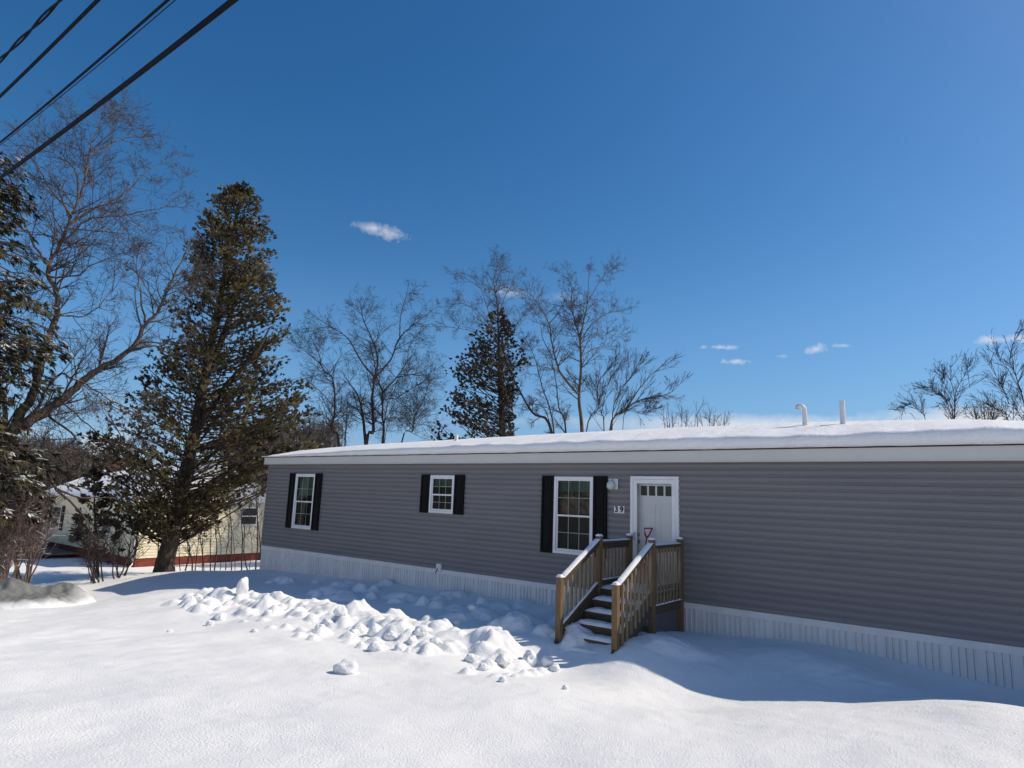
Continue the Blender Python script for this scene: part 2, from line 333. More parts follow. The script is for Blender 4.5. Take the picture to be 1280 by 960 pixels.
for (cx, cy, rx, ry, h, p, th, sd) in LUMPS:
    R = 1.6*max(rx, ry)
    i0, i1 = np.searchsorted(xs, (cx-R, cx+R)); j0, j1 = np.searchsorted(ys, (cy-R, cy+R))
    if i1 <= i0 or j1 <= j0: continue
    dx, dy = GX[j0:j1,i0:i1]-cx, GY[j0:j1,i0:i1]-cy
    u_ = (dx*math.cos(th)+dy*math.sin(th))/rx; v_ = (-dx*math.sin(th)+dy*math.cos(th))/ry
    wob = np.array([[mnoise.noise((a*1.4+sd, b2*1.4, sd)) + .5*mnoise.noise((a*3.2, b2*3.2+sd, 2*sd)) for a, b2 in zip(ra, rb)] for ra, rb in zip(u_, v_)])
    r = np.hypot(u_, v_) + .42*wob
    b_ = h*np.clip(1-np.clip(r, 0, 2)**2, 0, 1)**p*(1+.3*wob)
    sub = L[j0:j1,i0:i1]; L[j0:j1,i0:i1] = np.maximum(sub, b_) + .25*np.minimum(sub, b_)
NZ = np.zeros_like(Z)
near = (GX > -9) & (GX < 19) & (GY > -11.5) & (GY < .2)
for j, i in zip(*np.nonzero(near)):
    x, y = GX[j,i], GY[j,i]
    left = max(0, min(1, (13-x)/6))*max(0, min(1, (-5-y)/2))
    v = .010*mnoise.noise((x*2.3, y*2.3, 3)) + .007*mnoise.noise((x*6, y*6, 9)) + .0035*mnoise.noise((x*15, y*15, 1))
    v += left*(.022*mnoise.noise((x*1.5, y*1.1, 30)) + .018*mnoise.noise((x*3.6, y*2.6, 12)))
    v += .045*mnoise.noise((x*.7, y*.7, 5)) + .03*mnoise.noise((x*1.3, y*1.3, 15))*max(0, min(1, (-2.2-y)/1.5))
    if L[j,i] > .01: v += (.02*mnoise.noise((x*7, y*7, 44)) + .02*mnoise.noise((x*14, y*14, 4)))*min(1, L[j,i]*8)
    NZ[j,i] = v*min(1, max(0, -y/.4))
Z = Z + L + NZ
nx, ny = len(xs), len(ys)
verts = np.stack([GX.ravel(), GY.ravel(), Z.ravel()], -1)
idx = np.arange(nx*ny).reshape(ny, nx)
q = np.stack([idx[:-1,:-1], idx[:-1,1:], idx[1:,1:], idx[1:,:-1]], -1).reshape(-1, 4)
me = bpy.data.meshes.new('snow_ground'); me.vertices.add(len(verts)); me.vertices.foreach_set('co', verts.ravel())
me.loops.add(q.size); me.loops.foreach_set('vertex_index', q.ravel()); me.polygons.add(len(q))
me.polygons.foreach_set('loop_start', np.arange(0, q.size, 4)); me.polygons.foreach_set('use_smooth', np.ones(len(q), bool))
me.update(calc_edges=True); me.materials.append(MT['snow'])
go = bpy.data.objects.new('snow_ground', me); col.objects.link(go); go['kind'] = 'structure'
def gz(x, y):
    i = int(np.clip(np.searchsorted(xs, x), 1, nx-1)); j = int(np.clip(np.searchsorted(ys, y), 1, ny-1)); return float(Z[j, i])

# snow chunks that lie loose on the sheet
def chunk_mesh(seed, sub=3, sq=(1,1,1), amp=.35):
    import bmesh
    bm = bmesh.new(); bmesh.ops.create_icosphere(bm, subdivisions=sub, radius=1)
    for v in bm.verts:
        p = v.co.copy(); k = 1 + .8*amp*mnoise.noise(p*1.3 + Vector((seed*7.3, 0, 0))) + .13*mnoise.noise(p*2.5 + Vector((0, seed*3.1, 0))) + .06*mnoise.noise(p*5.5) + .02*mnoise.noise(p*12)
        v.co = Vector((p.x*k*sq[0], p.y*k*sq[1], p.z*k*sq[2]))
    m_ = bpy.data.meshes.new('snow_chunk'); bm.to_mesh(m_); bm.free()
    m_.polygons.foreach_set('use_smooth', [True]*len(m_.polygons)); m_.materials.append(MT['snow']); return m_
def chunk(px, py, size, label, group=None, sq=(1,1,.8), seed=1, rot=0, tilt=(0,0), sink=.35):
    d = ray(px, py); z = -.6
    for _ in range(12):
        P = CAM + d*((z-CAM[2])/d[2]); z = gz(P[0], P[1])
    o = bpy.data.objects.new('snow_chunk', chunk_mesh(seed, 4, sq)); col.objects.link(o)
    o.location = (P[0], P[1], z + size*sq[2]*(1-sink)); o.scale = (size,)*3; o.rotation_euler = (tilt[0], tilt[1], rot)
    return tag(o, label, 'snow chunk', group)
chunk(432, 841, .125, 'lone small pyramid of snow lying out on the smooth sunlit snow', sq=(1.15,1.0,.7), seed=5, sink=.4)
chunk(302, 743, .165, 'upright slab of snow standing on end at the far tip of the ridge', sq=(.42,.8,1.25), seed=9, tilt=(.05,.3), sink=.3)
rc = random.Random(5)
CH = [(410,782,.24),(425,777,.26),(400,787,.2),(468,792,.30),(488,800,.24),(442,795,.2),(470,812,.26),(528,792,.30),(545,798,.22),(515,805,.22),(500,812,.2),
      (590,818,.22),(606,812,.22),(630,822,.26),(662,830,.30),(684,832,.2),(694,838,.16),(275,775,.24),(262,782,.16),(335,768,.17),(318,790,.1),(250,752,.2),(590,770,.2),(571,778,.15),(212,790,.09),(707,862,.09),(628,852,.1)]
for i, (a, b_, s) in enumerate(CH):
    chunk(a, b_, s*.42, 'rounded clump of snow in the ploughed ridge in front of the house', 'snow clumps of the ploughed ridge', sq=(U(.85,1.2),U(.75,1.1),U(.6,.95)), seed=i+11, rot=U(0,6), sink=.45)

# added snow pile, far left: stands in for a grey smear, shading painted in
P = at(36, 716, 19.5)
import bmesh
gxp = []; k = 90
pb = MB()
pv = []; pt_ = []
for j in range(k+1):
    for i in range(k+1):
        a, b_ = -1+2*i/k, -1+2*j/k
        r = math.hypot(a, b_); f = max(0, 1-r*r)**.75
        wx = P[0] + a*1.55*.79 - b_*1.2*.62; wy = P[1] + a*1.55*.62 + b_*1.2*.79
        z = g1(wx, wy) - .06 + f*(.55 + .35*mnoise.noise((a*1.9, b_*1.9, 2)) ) + (.09*mnoise.noise((a*4.5, b_*4.5, 5)) + .05*mnoise.noise((a*10, b_*10, 5)) + .025*mnoise.noise((a*21, b_*21, 5)))*min(1, f*1.5)
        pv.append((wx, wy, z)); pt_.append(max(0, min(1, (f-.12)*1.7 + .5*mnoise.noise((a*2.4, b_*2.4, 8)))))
pb.add(pv, [(j*(k+1)+i, j*(k+1)+i+1, (j+1)*(k+1)+i+1, (j+1)*(k+1)+i) for j in range(k) for i in range(k)])
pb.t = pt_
m_ = MT['shade_grey_snow']; n_, l_ = m_.node_tree.nodes, m_.node_tree.links; q_ = n_.new('ShaderNodeAttribute'); q_.attribute_name = 'tint'
r_ = ramp(n_, [(.05, (.86,.86,.86)), (.8, (.17,.175,.17))]); l_.new(q_.outputs['Fac'], r_.inputs[0]); l_.new(r_.outputs[0], n_['Principled BSDF'].inputs['Base Color'])  # white rim to grey crown, the shading painted into the colour
tag(pb.build('added_snow_pile', MT['shade_grey_snow'], None, True), 'rounded snow pile added at the left edge of the yard, shading painted grey', 'snow pile')

# ------------------------------------------------------------------ mobile home
HL, HD = 23.2, 4.5                        # length, depth
house = empty('mobile_home', (11.6, 2.25, -.6), 'long grey mobile home with black shutters, white skirting and a snowy roof', 'mobile home')
b = MB(); nC = 22; ch = 2.42/nC
xj = [0, HL]
prof = []
for i in range(nC):
    z0 = i*ch
    prof += [(-.002, z0), (-.030, z0+.002), (-.029, z0+.030), (-.026, z0+.055), (-.017, z0+.070), (-.008, z0+.086), (-.003, z0+ch-.001)]
m_ = len(prof)
WIN = [(1.498, 2.429, .591, 2.13, False), (7.002, 7.785, 1.254, 2.13, False), (10.574, 11.492, .612, 2.13, True)]
DX0, DX1, DZ0, DZ1 = 12.301, 13.257, .16, 2.152
holes = [(a+.022, b_-.022, c+.022, d-.022) for (a, b_, c, d, _) in WIN] + [(DX0+.022, DX1-.022, DZ0-.02, DZ1-.022)]
rsd = random.Random(4); SEAM = [sorted(rsd.uniform(.5, 3.0)+3.66*k for k in range(7)) for _ in range(nC)]
for ip, ((ya, za), (yb, zb)) in enumerate(zip(prof[:-1], prof[1:])):
    cuts = sorted({za, zb} | {z for h in holes for z in h[2:] if za < z < zb})
    for c, d in zip(cuts[:-1], cuts[1:]):
        yc, yd_ = (ya+(yb-ya)*(t-za)/(zb-za) for t in (c, d)); zm = (c+d)/2
        x = 0.0; spans = []
        for h in holes:
            if h[2] < zm < h[3]: spans.append((x, h[0])); x = h[1]
        spans.append((x, HL))
        sm = SEAM[ip//7]
        for (p0, p1) in spans:
            cu = [p0]+[q_ for q_ in sm if p0 < q_ < p1]+[p1]
            for e0, e1 in zip(cu[:-1], cu[1:]):
                o_ = .0022*(sum(q_ <= e0+1e-6 for q_ in sm) % 2) + .0012*mnoise.noise((e0*.7, c*3, 8))
                b.quad((e0, yc+o_, c), (e1, yc+o_, c), (e1, yd_+o_, d), (e0, yd_+o_, d))
b.build('siding_wall', MT['siding'], house)
for x0, sg in ((0.0, -1), (HL, 1)):
    b = MB()
    pts = [(x0+sg*(-y), z) for (y, z) in prof]
    vs = [(x, yy, z) for yy in (0.0, HD) for (x, z) in pts]
    b.add(vs, [(i, m_+i, m_+i+1, i+1) for i in range(m_-1)])
    b.add([(x0, 0, 2.42), (x0, HD, 2.42), (x0, HD/2, 3.06)], [(0,1,2)])
    b.build('end_wall', MT['siding_end'], house)
b = MB(); b.box(0, HL, HD-.01, HD, 0, 2.42); b.build('back_wall', MT['siding'], house)
for x0 in (-.03, HL-.03):
    b = MB(); b.box(x0, x0+.06, -.03, .03, .0, 2.42); b.build('corner_trim', MT['siding'], house)
b = MB(); b.box(-.16, HL+.16, -.11, -.08, 2.405, 2.60); b.box(-.165, HL+.165, -.122, -.112, 2.405, 2.425); b.box(-.165, HL+.165, -.125, -.112, 2.585, 2.607)
for xx in np.arange(3.05, HL, 3.66): b.box(xx, xx+.012, -.1135, -.1105, 2.427, 2.583)
b.box(-.16, HL+.16, HD+.08, HD+.11, 2.405, 2.60); b.build('fascia', MT['fascia'], house)
b = MB(); b.box(-.158, HL+.158, -.08, -.001, 2.407, 2.415); b.build('soffit', MT['fascia'], house)
for x0 in (-.16, HL+.13):
    b = MB()
    for (ya, yb, za, zb) in ((-.08, HD/2, 2.60, 3.06), (HD/2, HD+.08, 3.06, 2.60)):
        b.hexa([(x0,ya,za-.17),(x0+.03,ya,za-.17),(x0+.03,yb,zb-.17),(x0,yb,zb-.17),(x0,ya,za),(x0+.03,ya,za),(x0+.03,yb,zb),(x0,yb,zb)])
    b.build('rake_board', MT['fascia'], house)
b = MB()
for (ya, yb, za, zb) in ((-.15, HD/2, 2.595, 3.065), (HD/2, HD+.15, 3.065, 2.595)):
    b.hexa([(-.18,ya,za+.015),(HL+.18,ya,za+.015),(HL+.18,yb,zb+.015),(-.18,yb,zb+.015),(-.18,ya,za+.03),(HL+.18,ya,za+.03),(HL+.18,yb,zb+.03),(-.18,yb,zb+.03)])
b.build('roof', MT['roofing'], house)
# skirting
b = MB(); pr = []; x = 0.0; i = 0
while x < HL:
    wv = .084 if i % 4 < 3 else .138
    pr += [(x, .004), (x+.003, -.008), (x+.013, -.008), (x+.017, .013), (x+wv-.010, .005), (x+wv-.003, .017)]; x += wv; i += 1
vs = [(min(px_, HL), py_, z) for z in (-1.6, -.10) for (px_, py_) in pr]; m_ = len(pr)
b.add(vs, [(i, i+1, m_+i+1, m_+i) for i in range(m_-1)])
b.box(0, .02, .03, HD, -1.6, -.004); b.box(HL-.02, HL, .03, HD, -1.6, -.004); b.box(0.02, HL-.02, HD-.03, HD-.01, -1.6, -.004)
b.build('skirting', MT['skirt'], house)
b = MB()
for i, x0 in enumerate(np.arange(0, HL, 3.05)):
    b.box(x0, min(HL, x0+3.047), -.012, .03, -.112, -.006); b.box(x0, min(HL, x0+3.047), -.020, -.0125, -.03, -.0065)
b.build('skirting_trim', MT['skirt'], house)
b = MB(); b.box(.05, HL-.05, 2.0, 2.03, .02, 2.4); b.box(.05, HL-.05, .3, 2.0, .02, .05); b.box(.05, HL-.05, .3, 2.0, 2.37, 2.4); b.build('interior', MT['room'], house)

def window(x0, x1, z0, z1, flower=False):
    yf = -.062
    b = MB(); t = .055
    b.box(x0, x1, yf, -.005, z1-t, z1); b.box(x0, x1, yf, -.005, z0, z0+t); b.box(x0, x0+t, yf, -.005, z0+t, z1-t); b.box(x1-t, x1, yf, -.005, z0+t, z1-t)
    fr = b.build('window', MT['white'], house, bevel=.004)
    zm = (z0+z1)/2; ix0, ix1 = x0+t, x1-t
    b = MB()
    # upper sash (outer), lower sash (set back)
    for (za, zb, y0, s) in ((zm-.03, z1-t, -.042, .028), (z0+t, zm-.0, -.026, .034)):
        b.box(ix0, ix1, y0, y0+.014, zb-s, zb); b.box(ix0, ix1, y0, y0+.014, za, za+s+.006); b.box(ix0, ix0+s, y0, y0+.014, za+s+.006, zb-s); b.box(ix1-s, ix1, y0, y0+.014, za+s+.006, zb-s)
    b.build('sash', MT['white'], fr, bevel=.002)
    b = MB()
    for (za, zb, y0) in ((zm, z1-t-.028, -.033), (z0+t+.04, zm-.034, -.017)):
        for i in (1, 2):
            xx = ix0+.03+(ix1-ix0-.06)*i/3; b.box(xx-.007, xx+.007, y0+.002, y0+.006, za, zb)
        zz = (za+zb)/2; b.box(ix0+.03, ix1-.03, y0+.0025, y0+.0055, zz-.007, zz+.007)
    b.build('muntin', MT['skirt'], fr)
    b = MB()
    for (za, zb, y0) in ((zm-.02, z1-t-.01, -.036), (z0+t+.01, zm-.01, -.020)):
        b.quad((ix0+.01, y0, za), (ix1-.01, y0, za), (ix1-.01, y0, zb), (ix0+.01, y0, zb))
    b.build('pane', MT['glass'], fr)
    # dark reveal box and curtain behind the glass
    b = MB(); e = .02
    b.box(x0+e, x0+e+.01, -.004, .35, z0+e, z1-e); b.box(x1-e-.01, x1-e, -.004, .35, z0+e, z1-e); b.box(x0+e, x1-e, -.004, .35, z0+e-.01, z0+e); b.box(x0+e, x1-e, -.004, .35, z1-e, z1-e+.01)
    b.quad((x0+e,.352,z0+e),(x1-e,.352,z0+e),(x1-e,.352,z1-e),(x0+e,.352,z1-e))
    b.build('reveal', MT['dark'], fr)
    b = MB(); N = 40
    zc = z1-.30 if flower else zm+.16
    v0 = [(x0+e+(x1-x0-2*e)*i/N, .06+.02*math.sin(i*1.9)+.008*math.sin(i*.7), z) for z in (zc, z1-e) for i in range(N+1)]
    b.add(v0, [(i, i+1, N+2+i, N+1+i) for i in range(N)])
    b.build('valance', MT['curtain'], fr, True)
    if flower:
        b = MB(); v0 = [(x0+e+(x1-x0-2*e)*i/N, .12+.03*math.sin(i*1.1), z) for z in (zm+.02, z1-.25) for i in range(N+1)]
        b.add(v0, [(i, i+1, N+2+i, N+1+i) for i in range(N)]); b.build('curtain', MT['flower_curtain'], fr, True)
    return fr
def shutter(x0, x1, z0, z1):
    b = MB(); y0, y1 = -.064, -.031; f = .045; zm = z0 + (z1-z0)*.5
    b.box(x0, x0+f, y0, y1, z0, z1); b.box(x1-f, x1, y0, y1, z0, z1)
    for za, zb in ((z0, z0+f*1.3), (zm-f*.7, zm+f*.7), (z1-f*1.1, z1)): b.box(x0+f, x1-f, y0+.001, y1, za, zb)
    for za, zb in ((z0+f*1.3, zm-f*.7), (zm+f*.7, z1-f*1.1)):
        b.box(x0+f, x1-f, y0+.018, y1, za, zb); b.box(x0+f+.03, x1-f-.03, y0+.008, y0+.0175, za+.03, zb-.03)
    b.build('shutter', MT['black'], house, bevel=.003)
WIN = [(1.498, 2.429, .591, 2.13, False), (7.002, 7.785, 1.254, 2.13, False), (10.574, 11.492, .612, 2.13, True)]
for (x0, x1, z0, z1, fl) in WIN:
    window(x0, x1, z0, z1, fl)
    shutter(x0-.309, x0-.004, z0-.01, 2.148); shutter(x1+.004, x1+.309, z0-.01, 2.148)
# door
DX0, DX1, DZ0, DZ1 = 12.301, 13.257, .16, 2.152
b = MB(); t = .055
b.box(DX0, DX0+t, -.06, -.004, DZ0, DZ1); b.box(DX1-t, DX1, -.06, -.004, DZ0, DZ1); b.box(DX0+t, DX1-t, -.06, -.004, DZ1-t, DZ1); b.box(DX0, DX1, -.07, -.004, DZ0-.05, DZ0-.001)
b.build('door_frame', MT['white'], house, bevel=.004)
b = MB(); a0, a1, c0, c1 = DX0+t+.003, DX1-t-.003, DZ0+.003, DZ1-t-.003; s = .075
b.box(a0, a0+s, -.052, -.022, c0, c1); b.box(a1-s, a1, -.052, -.022, c0, c1); b.box(a0+s, a1-s, -.052, -.022, c1-s, c1); b.box(a0+s, a1-s, -.052, -.022, c0, c0+.16)
sd = b.build('storm_door', MT['white'], house, bevel=.004)
b = MB(); b.quad((a0+s,-.038,c0+.16),(a1-s,-.038,c0+.16),(a1-s,-.038,c1-s),(a0+s,-.038,c1-s)); b.build('pane', MT['door_glass'], sd)
b = MB(); b.tube([(a0+.035,-.055,1.12),(a0+.035,-.085,1.10),(a0+.035,-.085,1.0),(a0+.035,-.055,.98)], .009, 8); b.build('handle', MT['metal'], sd, True)
b = MB(); yd = .10
b.box(DX0+.02, DX1-.02, yd, yd+.04, DZ0, DZ1-.02)
for (xa, xb) in ((12.42, 12.74), (12.82, 13.14)):
    for (za, zb) in ((.30, .90), (1.02, 1.62)):
        for (p0, p1, q0, q1) in ((xa, xb, za, za+.025), (xa, xb, zb-.025, zb), (xa, xa+.025, za+.025, zb-.025), (xb-.025, xb, za+.025, zb-.025)): b.box(p0, p1, yd-.008, yd-.0005, q0, q1)
b.box(DX0+.005, DX0+.019, .0, .14, DZ0, DZ1); b.box(DX1-.019, DX1-.005, .0, .14, DZ0, DZ1); b.box(DX0+.02, DX1-.02, .0, .14, DZ1-.019, DZ1-.005)
dr = b.build('entry_door', MT['door'], house)
b = MB(); fw0, fw1, fz0, fz1 = 12.43, 13.09, 1.80, 1.98
b.box(fw0-.03, fw1+.03, yd-.014, yd-.001, fz1, fz1+.03); b.box(fw0-.03, fw1+.03, yd-.014, yd-.001, fz0-.03, fz0)
for i in range(5):
    xx = fw0+(fw1-fw0)*i/4; b.box(xx-.018, xx+.018, yd-.0135, yd-.001, fz0, fz1)
b.build('light_frame', MT['door'], dr)
for i in range(4):
    b = MB(); xa = fw0+(fw1-fw0)*i/4+.018; xb = fw0+(fw1-fw0)*(i+1)/4-.018
    b.quad((xa, yd-.006, fz0), (xb, yd-.006, fz0), (xb, yd-.006, fz1), (xa, yd-.006, fz1)); b.build('door_light', pmat('door_light_glass', (.02,.026,.018), (.006,.007,.006), .3, 22, spec=.15), dr)
b = MB(); b.lathe([(0,.0),(.032,.0),(.032,.02),(.0,.024)], (12.40, yd-.001, 1.08), 'y'); b.build('deadbolt', MT['metal'], dr, True)
b = MB(); b.lathe([(0,.0),(.03,.0),(.012,.01),(.012,.035),(.03,.045),(.034,.06),(.02,.075),(0,.078)], (12.40, yd-.001, .95), 'y'); b.build('knob', MT['metal'], dr, True)
# porch light
lx, lz = 11.93, 2.00
b = MB(); b.box(lx-.10, lx+.10, -.045, -.031, lz-.10, lz+.10); b.lathe([(.085,0),(.085,.02),(.06,.03),(.03,.045)], (lx, -.045, lz), 'y'); pl = b.build('porch_light', MT['white'], house, bevel=.003)
b = MB(); b.lathe([(.035,.07),(.06,.05),(.082,.0),(.085,-.05),(.07,-.09),(.03,-.115),(0,-.12)], (lx, -.125, lz), 'z', 24); b.tube([(lx,-.06,lz+.05),(lx,-.10,lz+.085),(lx,-.125,lz+.075)], .012, 8)
b.build('lamp_shade', MT['lampglass'], pl, True)
# house number plates
def number_plate(x, digit):
    b = MB(); b.box(x-.052, x+.052, -.042, -.031, 1.455, 1.585); pt = b.build('number_plate', MT['white'], house)
    cu = bpy.data.curves.new('digit', 'FONT'); cu.body = digit; cu.size = .145; cu.align_x = 'CENTER'; cu.align_y = 'CENTER'; cu.extrude = .001; cu.offset = .006
    o = bpy.data.objects.new('digit', cu); col.objects.link(o)
    dg = bpy.context.evaluated_depsgraph_get(); me_ = bpy.data.meshes.new_from_object(o.evaluated_get(dg)); bpy.data.objects.remove(o)
    o = bpy.data.objects.new('digit', me_); col.objects.link(o); me_.materials.clear(); me_.materials.append(MT['black'])
    o.parent = pt; R_ = Matrix.Rotation(PI/2, 4, 'X'); o.matrix_parent_inverse = pinv(pt)
    o.matrix_basis = Matrix.Translation((x, -.0435, 1.52)) @ R_
number_plate(12.005, '3'); number_plate(12.115, '9')
# outlet box
b = MB(); ox = 7.42
b.box(ox-.075, ox+.075, -.055, -.0, -.045, .115); b.box(ox-.045, ox+.045, -.062, -.0555, -.01, .085)
ob = b.build('outlet_box', MT['white'], house, bevel=.006)
b = MB(); b.tube([(ox-.01,-.06,.02),(ox-.02,-.085,-.03),(ox-.06,-.08,-.09)], .014, 8); b.build('spigot', MT['metal'], ob, True)
# roof pipes
def roofz(y): return 2.61 + (min(y, HD-y))*.209
b = MB(); vx, vy = 15.13, 1.2
b.tube([(vx,vy,roofz(vy)-.05),(vx,vy,3.40),(vx-.012,vy-.004,3.45),(vx-.04,vy-.012,3.49),(vx-.08,vy-.02,3.495),(vx-.108,vy-.03,3.47),(vx-.118,vy-.034,3.43)], .042, 14); b.build('gooseneck_vent', MT['pipe'], house, True)
b = MB(); b.tube([(15.75,1.2,2.8),(15.75,1.2,3.55)], .044, 14); b.build('vent_pipe', MT['pipe'], house)
b = MB(); b.tube([(6.7,1.1,2.8),(6.7,1.1,3.22)], .05, 12); b.build('vent_pipe', MT['pipe'], house)

# snow on the roof
RX = [-.2,.45,2.6,7.7,11.4,14.8,16.6,17.4,18.2,19.2,23.4]; RZ = [3.09,3.12,3.18,3.265,3.32,3.325,3.295,3.265,3.20,3.17,3.15]
TX = [-.2,.6,1.6,3,6,10,23.4]; TZ = [.015,.02,.06,.11,.15,.19,.20]
xr = np.concatenate([np.arange(-.19, 23.38, .06), [23.38]]); ss = [0,.0,.02,.06,.11,.17,.24]+list(np.arange(.32, 2.45, .09))
rows = []
for k, s in enumerate(ss):
    rows.append((-.19+s, s))
vs = []
for (y, s) in rows:
    pass
top = []
for ix, x in enumerate(xr):
    zr = float(np.interp(x, RX, RZ)); tl = float(np.interp(x, TX, TZ)); colv = []
    w1 = .03*mnoise.noise((x*.9, 0, 3)) + .016*mnoise.noise((x*4, 0, 7)); tl *= .95+.22*mnoise.noise((x*.55, 0, 13))+.12*mnoise.noise((x*2.1, 0, 17))
    colv.append((x, -.14, 2.630)); colv.append((x, -.168+w1*.6, 2.626+.010*mnoise.noise((x*3,0,1)))); 
    colv.append((x, -.192+w1, 2.640+tl*.45)); colv.append((x, -.185+w1, 2.640+tl*.8)); colv.append((x, -.155+w1*.8, 2.640+tl*1.02))
    for t in [.0,.03,.07]+list(np.linspace(.12,1,22)):
        y = -.11 + t*(2.3+.11); zl = 2.640+tl*1.1
        f = 1-(1-t)**1.28; z = zl + (zr-zl)*f + .012*mnoise.noise((x*1.5,y*1.5,0)) + .008*mnoise.noise((x*7,y*7,5)) + .005*mnoise.noise((x*16,y*16,8))
        colv.append((x, y, z))
    zl = 2.66+tl
    for t in np.linspace(.08, 1, 12): colv.append((x, 2.3+t*(HD+.14-2.3), zr + (zl-zr)*t**1.25))
    colv.append((x, HD+.14, 2.63)); top.append(colv)
b = MB(); m_ = len(top[0]); b.add([p for c in top for p in c], [(i*m_+j, (i+1)*m_+j, (i+1)*m_+j+1, i*m_+j+1) for i in range(len(xr)-1) for j in range(m_-1)])
for i in (0, len(xr)-1): b.f.append(tuple(i*m_+j for j in range(m_)) if i else tuple(i*m_+j for j in range(m_-1, -1, -1)))
tag(b.build('roof_snow', MT['roof_snow'], None, True), 'thick white blanket of snow lying along the roof of the grey mobile home', 'snow cover')

# ------------------------------------------------------------------ porch
porch = empty('wooden_porch', (12.8, -.9, -.5), 'small brown wooden porch with railed stairs leading up to the white door', 'porch')
XL, XR, YW, YO, YB = 12.31, 13.29, -.10, -1.2, -2.39
P2 = .046; DK = .22
for (x, y, zt) in ((XL,YW,1.06),(XR,YW,1.06),(XL,YO,1.075),(XR,YO,1.08),(XL,YB,.48),(XR,YB,.47)):
    b = MB(); b.box(x-P2, x+P2, y-P2, y+P2, -1.0, zt); b.build('post', MT['wood'], porch, bevel=.006)
b = MB()
for i in range(8):
    y = YO+.06+i*.139; b.box(XL-.04, XR+.04, y-.066, y+.066, DK-.035, DK)
b.build('deck', MT['woodx'], porch)
b = MB(); b.box(XL+P2, XR-P2, YO-.02, YO+.02, DK-.23, DK-.037); b.box(XL-.02, XL+.02, YO+P2, YW-P2, DK-.23, DK-.037); b.box(XR-.02, XR+.02, YO+P2, YW-P2, DK-.31, DK-.037); b.build('rim_joist', MT['woodx'], porch)
b = MB(); b.box(XR-.05, XR-.03, YO+P2+.002, YW-P2-.002, -1.0, DK-.312); b.build('under_panel', MT['board'], porch)
for sx, x in ((-1, XL), (1, XR)):
    xo = x + sx*.038
    b = MB(); b.box(x-.019, x+.019, YO+P2, YW-P2, .86, .95); b.box(x-.06, x+.06, YO+P2, YW-P2, .953, .99); b.build('top_rail', MT['woodx'], porch, bevel=.004)
    b = MB(); b.box(x-.019, x+.019, YO+P2, YW-P2, .26, .34) ; b.build('bottom_rail', MT['woodx'], porch, bevel=.004)
    for i in range(8):
        y = YO+P2+.06+i*(YW-YO-2*P2-.12)/7; b = MB(); b.box(xo-.016, xo+.016, y-.016, y+.016, .05, .94); b.build('baluster', MT['baluster'], porch)
    # stair rail
    ya, za, yb, zb = YO-P2, 1.0, YB+P2, .44
    b = MB(); b.bar((x, ya, za-.05), (x, yb, zb-.05), .036, .085); b.bar((x, ya, za+.012), (x, yb, zb+.012), .11, .034); b.build('top_rail', MT['woodx'], porch, bevel=.004)
    b = MB(); b.bar((x, ya, .27), (x, yb, -.29), .036, .08); b.build('bottom_rail', MT['woodx'], porch, bevel=.004)
    b = MB(); b.bar((x, ya+.02, .10), (x, yb-.1, -.56), .038, .235); b.build('stringer', MT['woodx'], porch)
    for i in range(8):
        t = (i+.7)/8.4; y = ya+(yb-ya)*t; zt = za+(zb-za)*t; zl = .27-.56*t
        b = MB(); b.box(xo-.018, xo+.018, y-.018, y+.018, zl-.16 if sx > 0 else zl-.03, zt-.01); b.build('baluster', MT['baluster'], porch)
TR = [(YO-.25*k_, DK-.155*k_) for k_ in range(1, 6)]
for (y, z) in TR:
    b = MB(); b.box(XL+.024, XR-.024, y-.02, y+.115, z-.036, z); b.box(XL+.024, XR-.024, y+.12, y+.25, z-.036, z); b.build('tread', MT['woodx'], porch, bevel=.004)
    b = MB(); b.box(XL+.03, XR-.03, y+.012, y+.03, z-.155, z-.038); b.build('riser', MT['woodx'], porch)
# snow lying on the porch: caps on treads, deck, rails, posts
b = MB()
def cap(x0, x1, y0, y1, z, h, nx_=14, ny_=6, sl=0.0):
    vs = []; 
    for j in range(ny_+1):
        for i in range(nx_+1):
            u_, v_ = i/nx_, j/ny_; e = min(u_, 1-u_)*nx_/2.0; e2 = min(v_, 1-v_)*ny_/1.5; f = min(1, e)**.5*min(1, e2)**.5
            x = x0+(x1-x0)*u_; y = y0+(y1-y0)*v_
            vs.append((x, y, z + sl*v_ + h*f*(1+.35*mnoise.noise((x*9, y*9, z*3))) + .0015))
    b.add(vs, [(j*(nx_+1)+i, j*(nx_+1)+i+1, (j+1)*(nx_+1)+i+1, (j+1)*(nx_+1)+i) for j in range(ny_) for i in range(nx_)])
for (y, z) in TR: cap(XL+.03, XR-.03, y-.026, y+.25, z, .05, 22, 9)
cap(XL+.03, XR-.03, YO-.02, YW+.06, DK, .05, 22, 18)
for (x, y, zt) in ((XL,YW,1.06),(XR,YW,1.06),(XL,YO,1.075),(XR,YO,1.08),(XL,YB,.48),(XR,YB,.47)): cap(x-.054, x+.054, y-.054, y+.054, zt, .035, 8, 8)
for x in (XL, XR):
    cap(x-.06, x+.06, YO+P2, YW-P2, .99, .022, 6, 24)
    cap(x-.056, x+.056, YB+P2, YO-P2, .472, .028, 6, 26, sl=.56)
    cap(x-.022, x+.022, YB+P2, YO-P2, -.245, .03, 4, 26, sl=.56)
    cap(x-.021, x+.021, YO+P2, YW-P2, .34, .02, 4, 24)
cap(XR+.018, XR+.06, YO+P2, YW-P2, .05, .02, 4, 30)
tag(b.build('porch_snow', MT['snow'], None, True), 'thin snow lying on the stair treads and railings of the wooden porch', 'snow cover', kind='stuff')
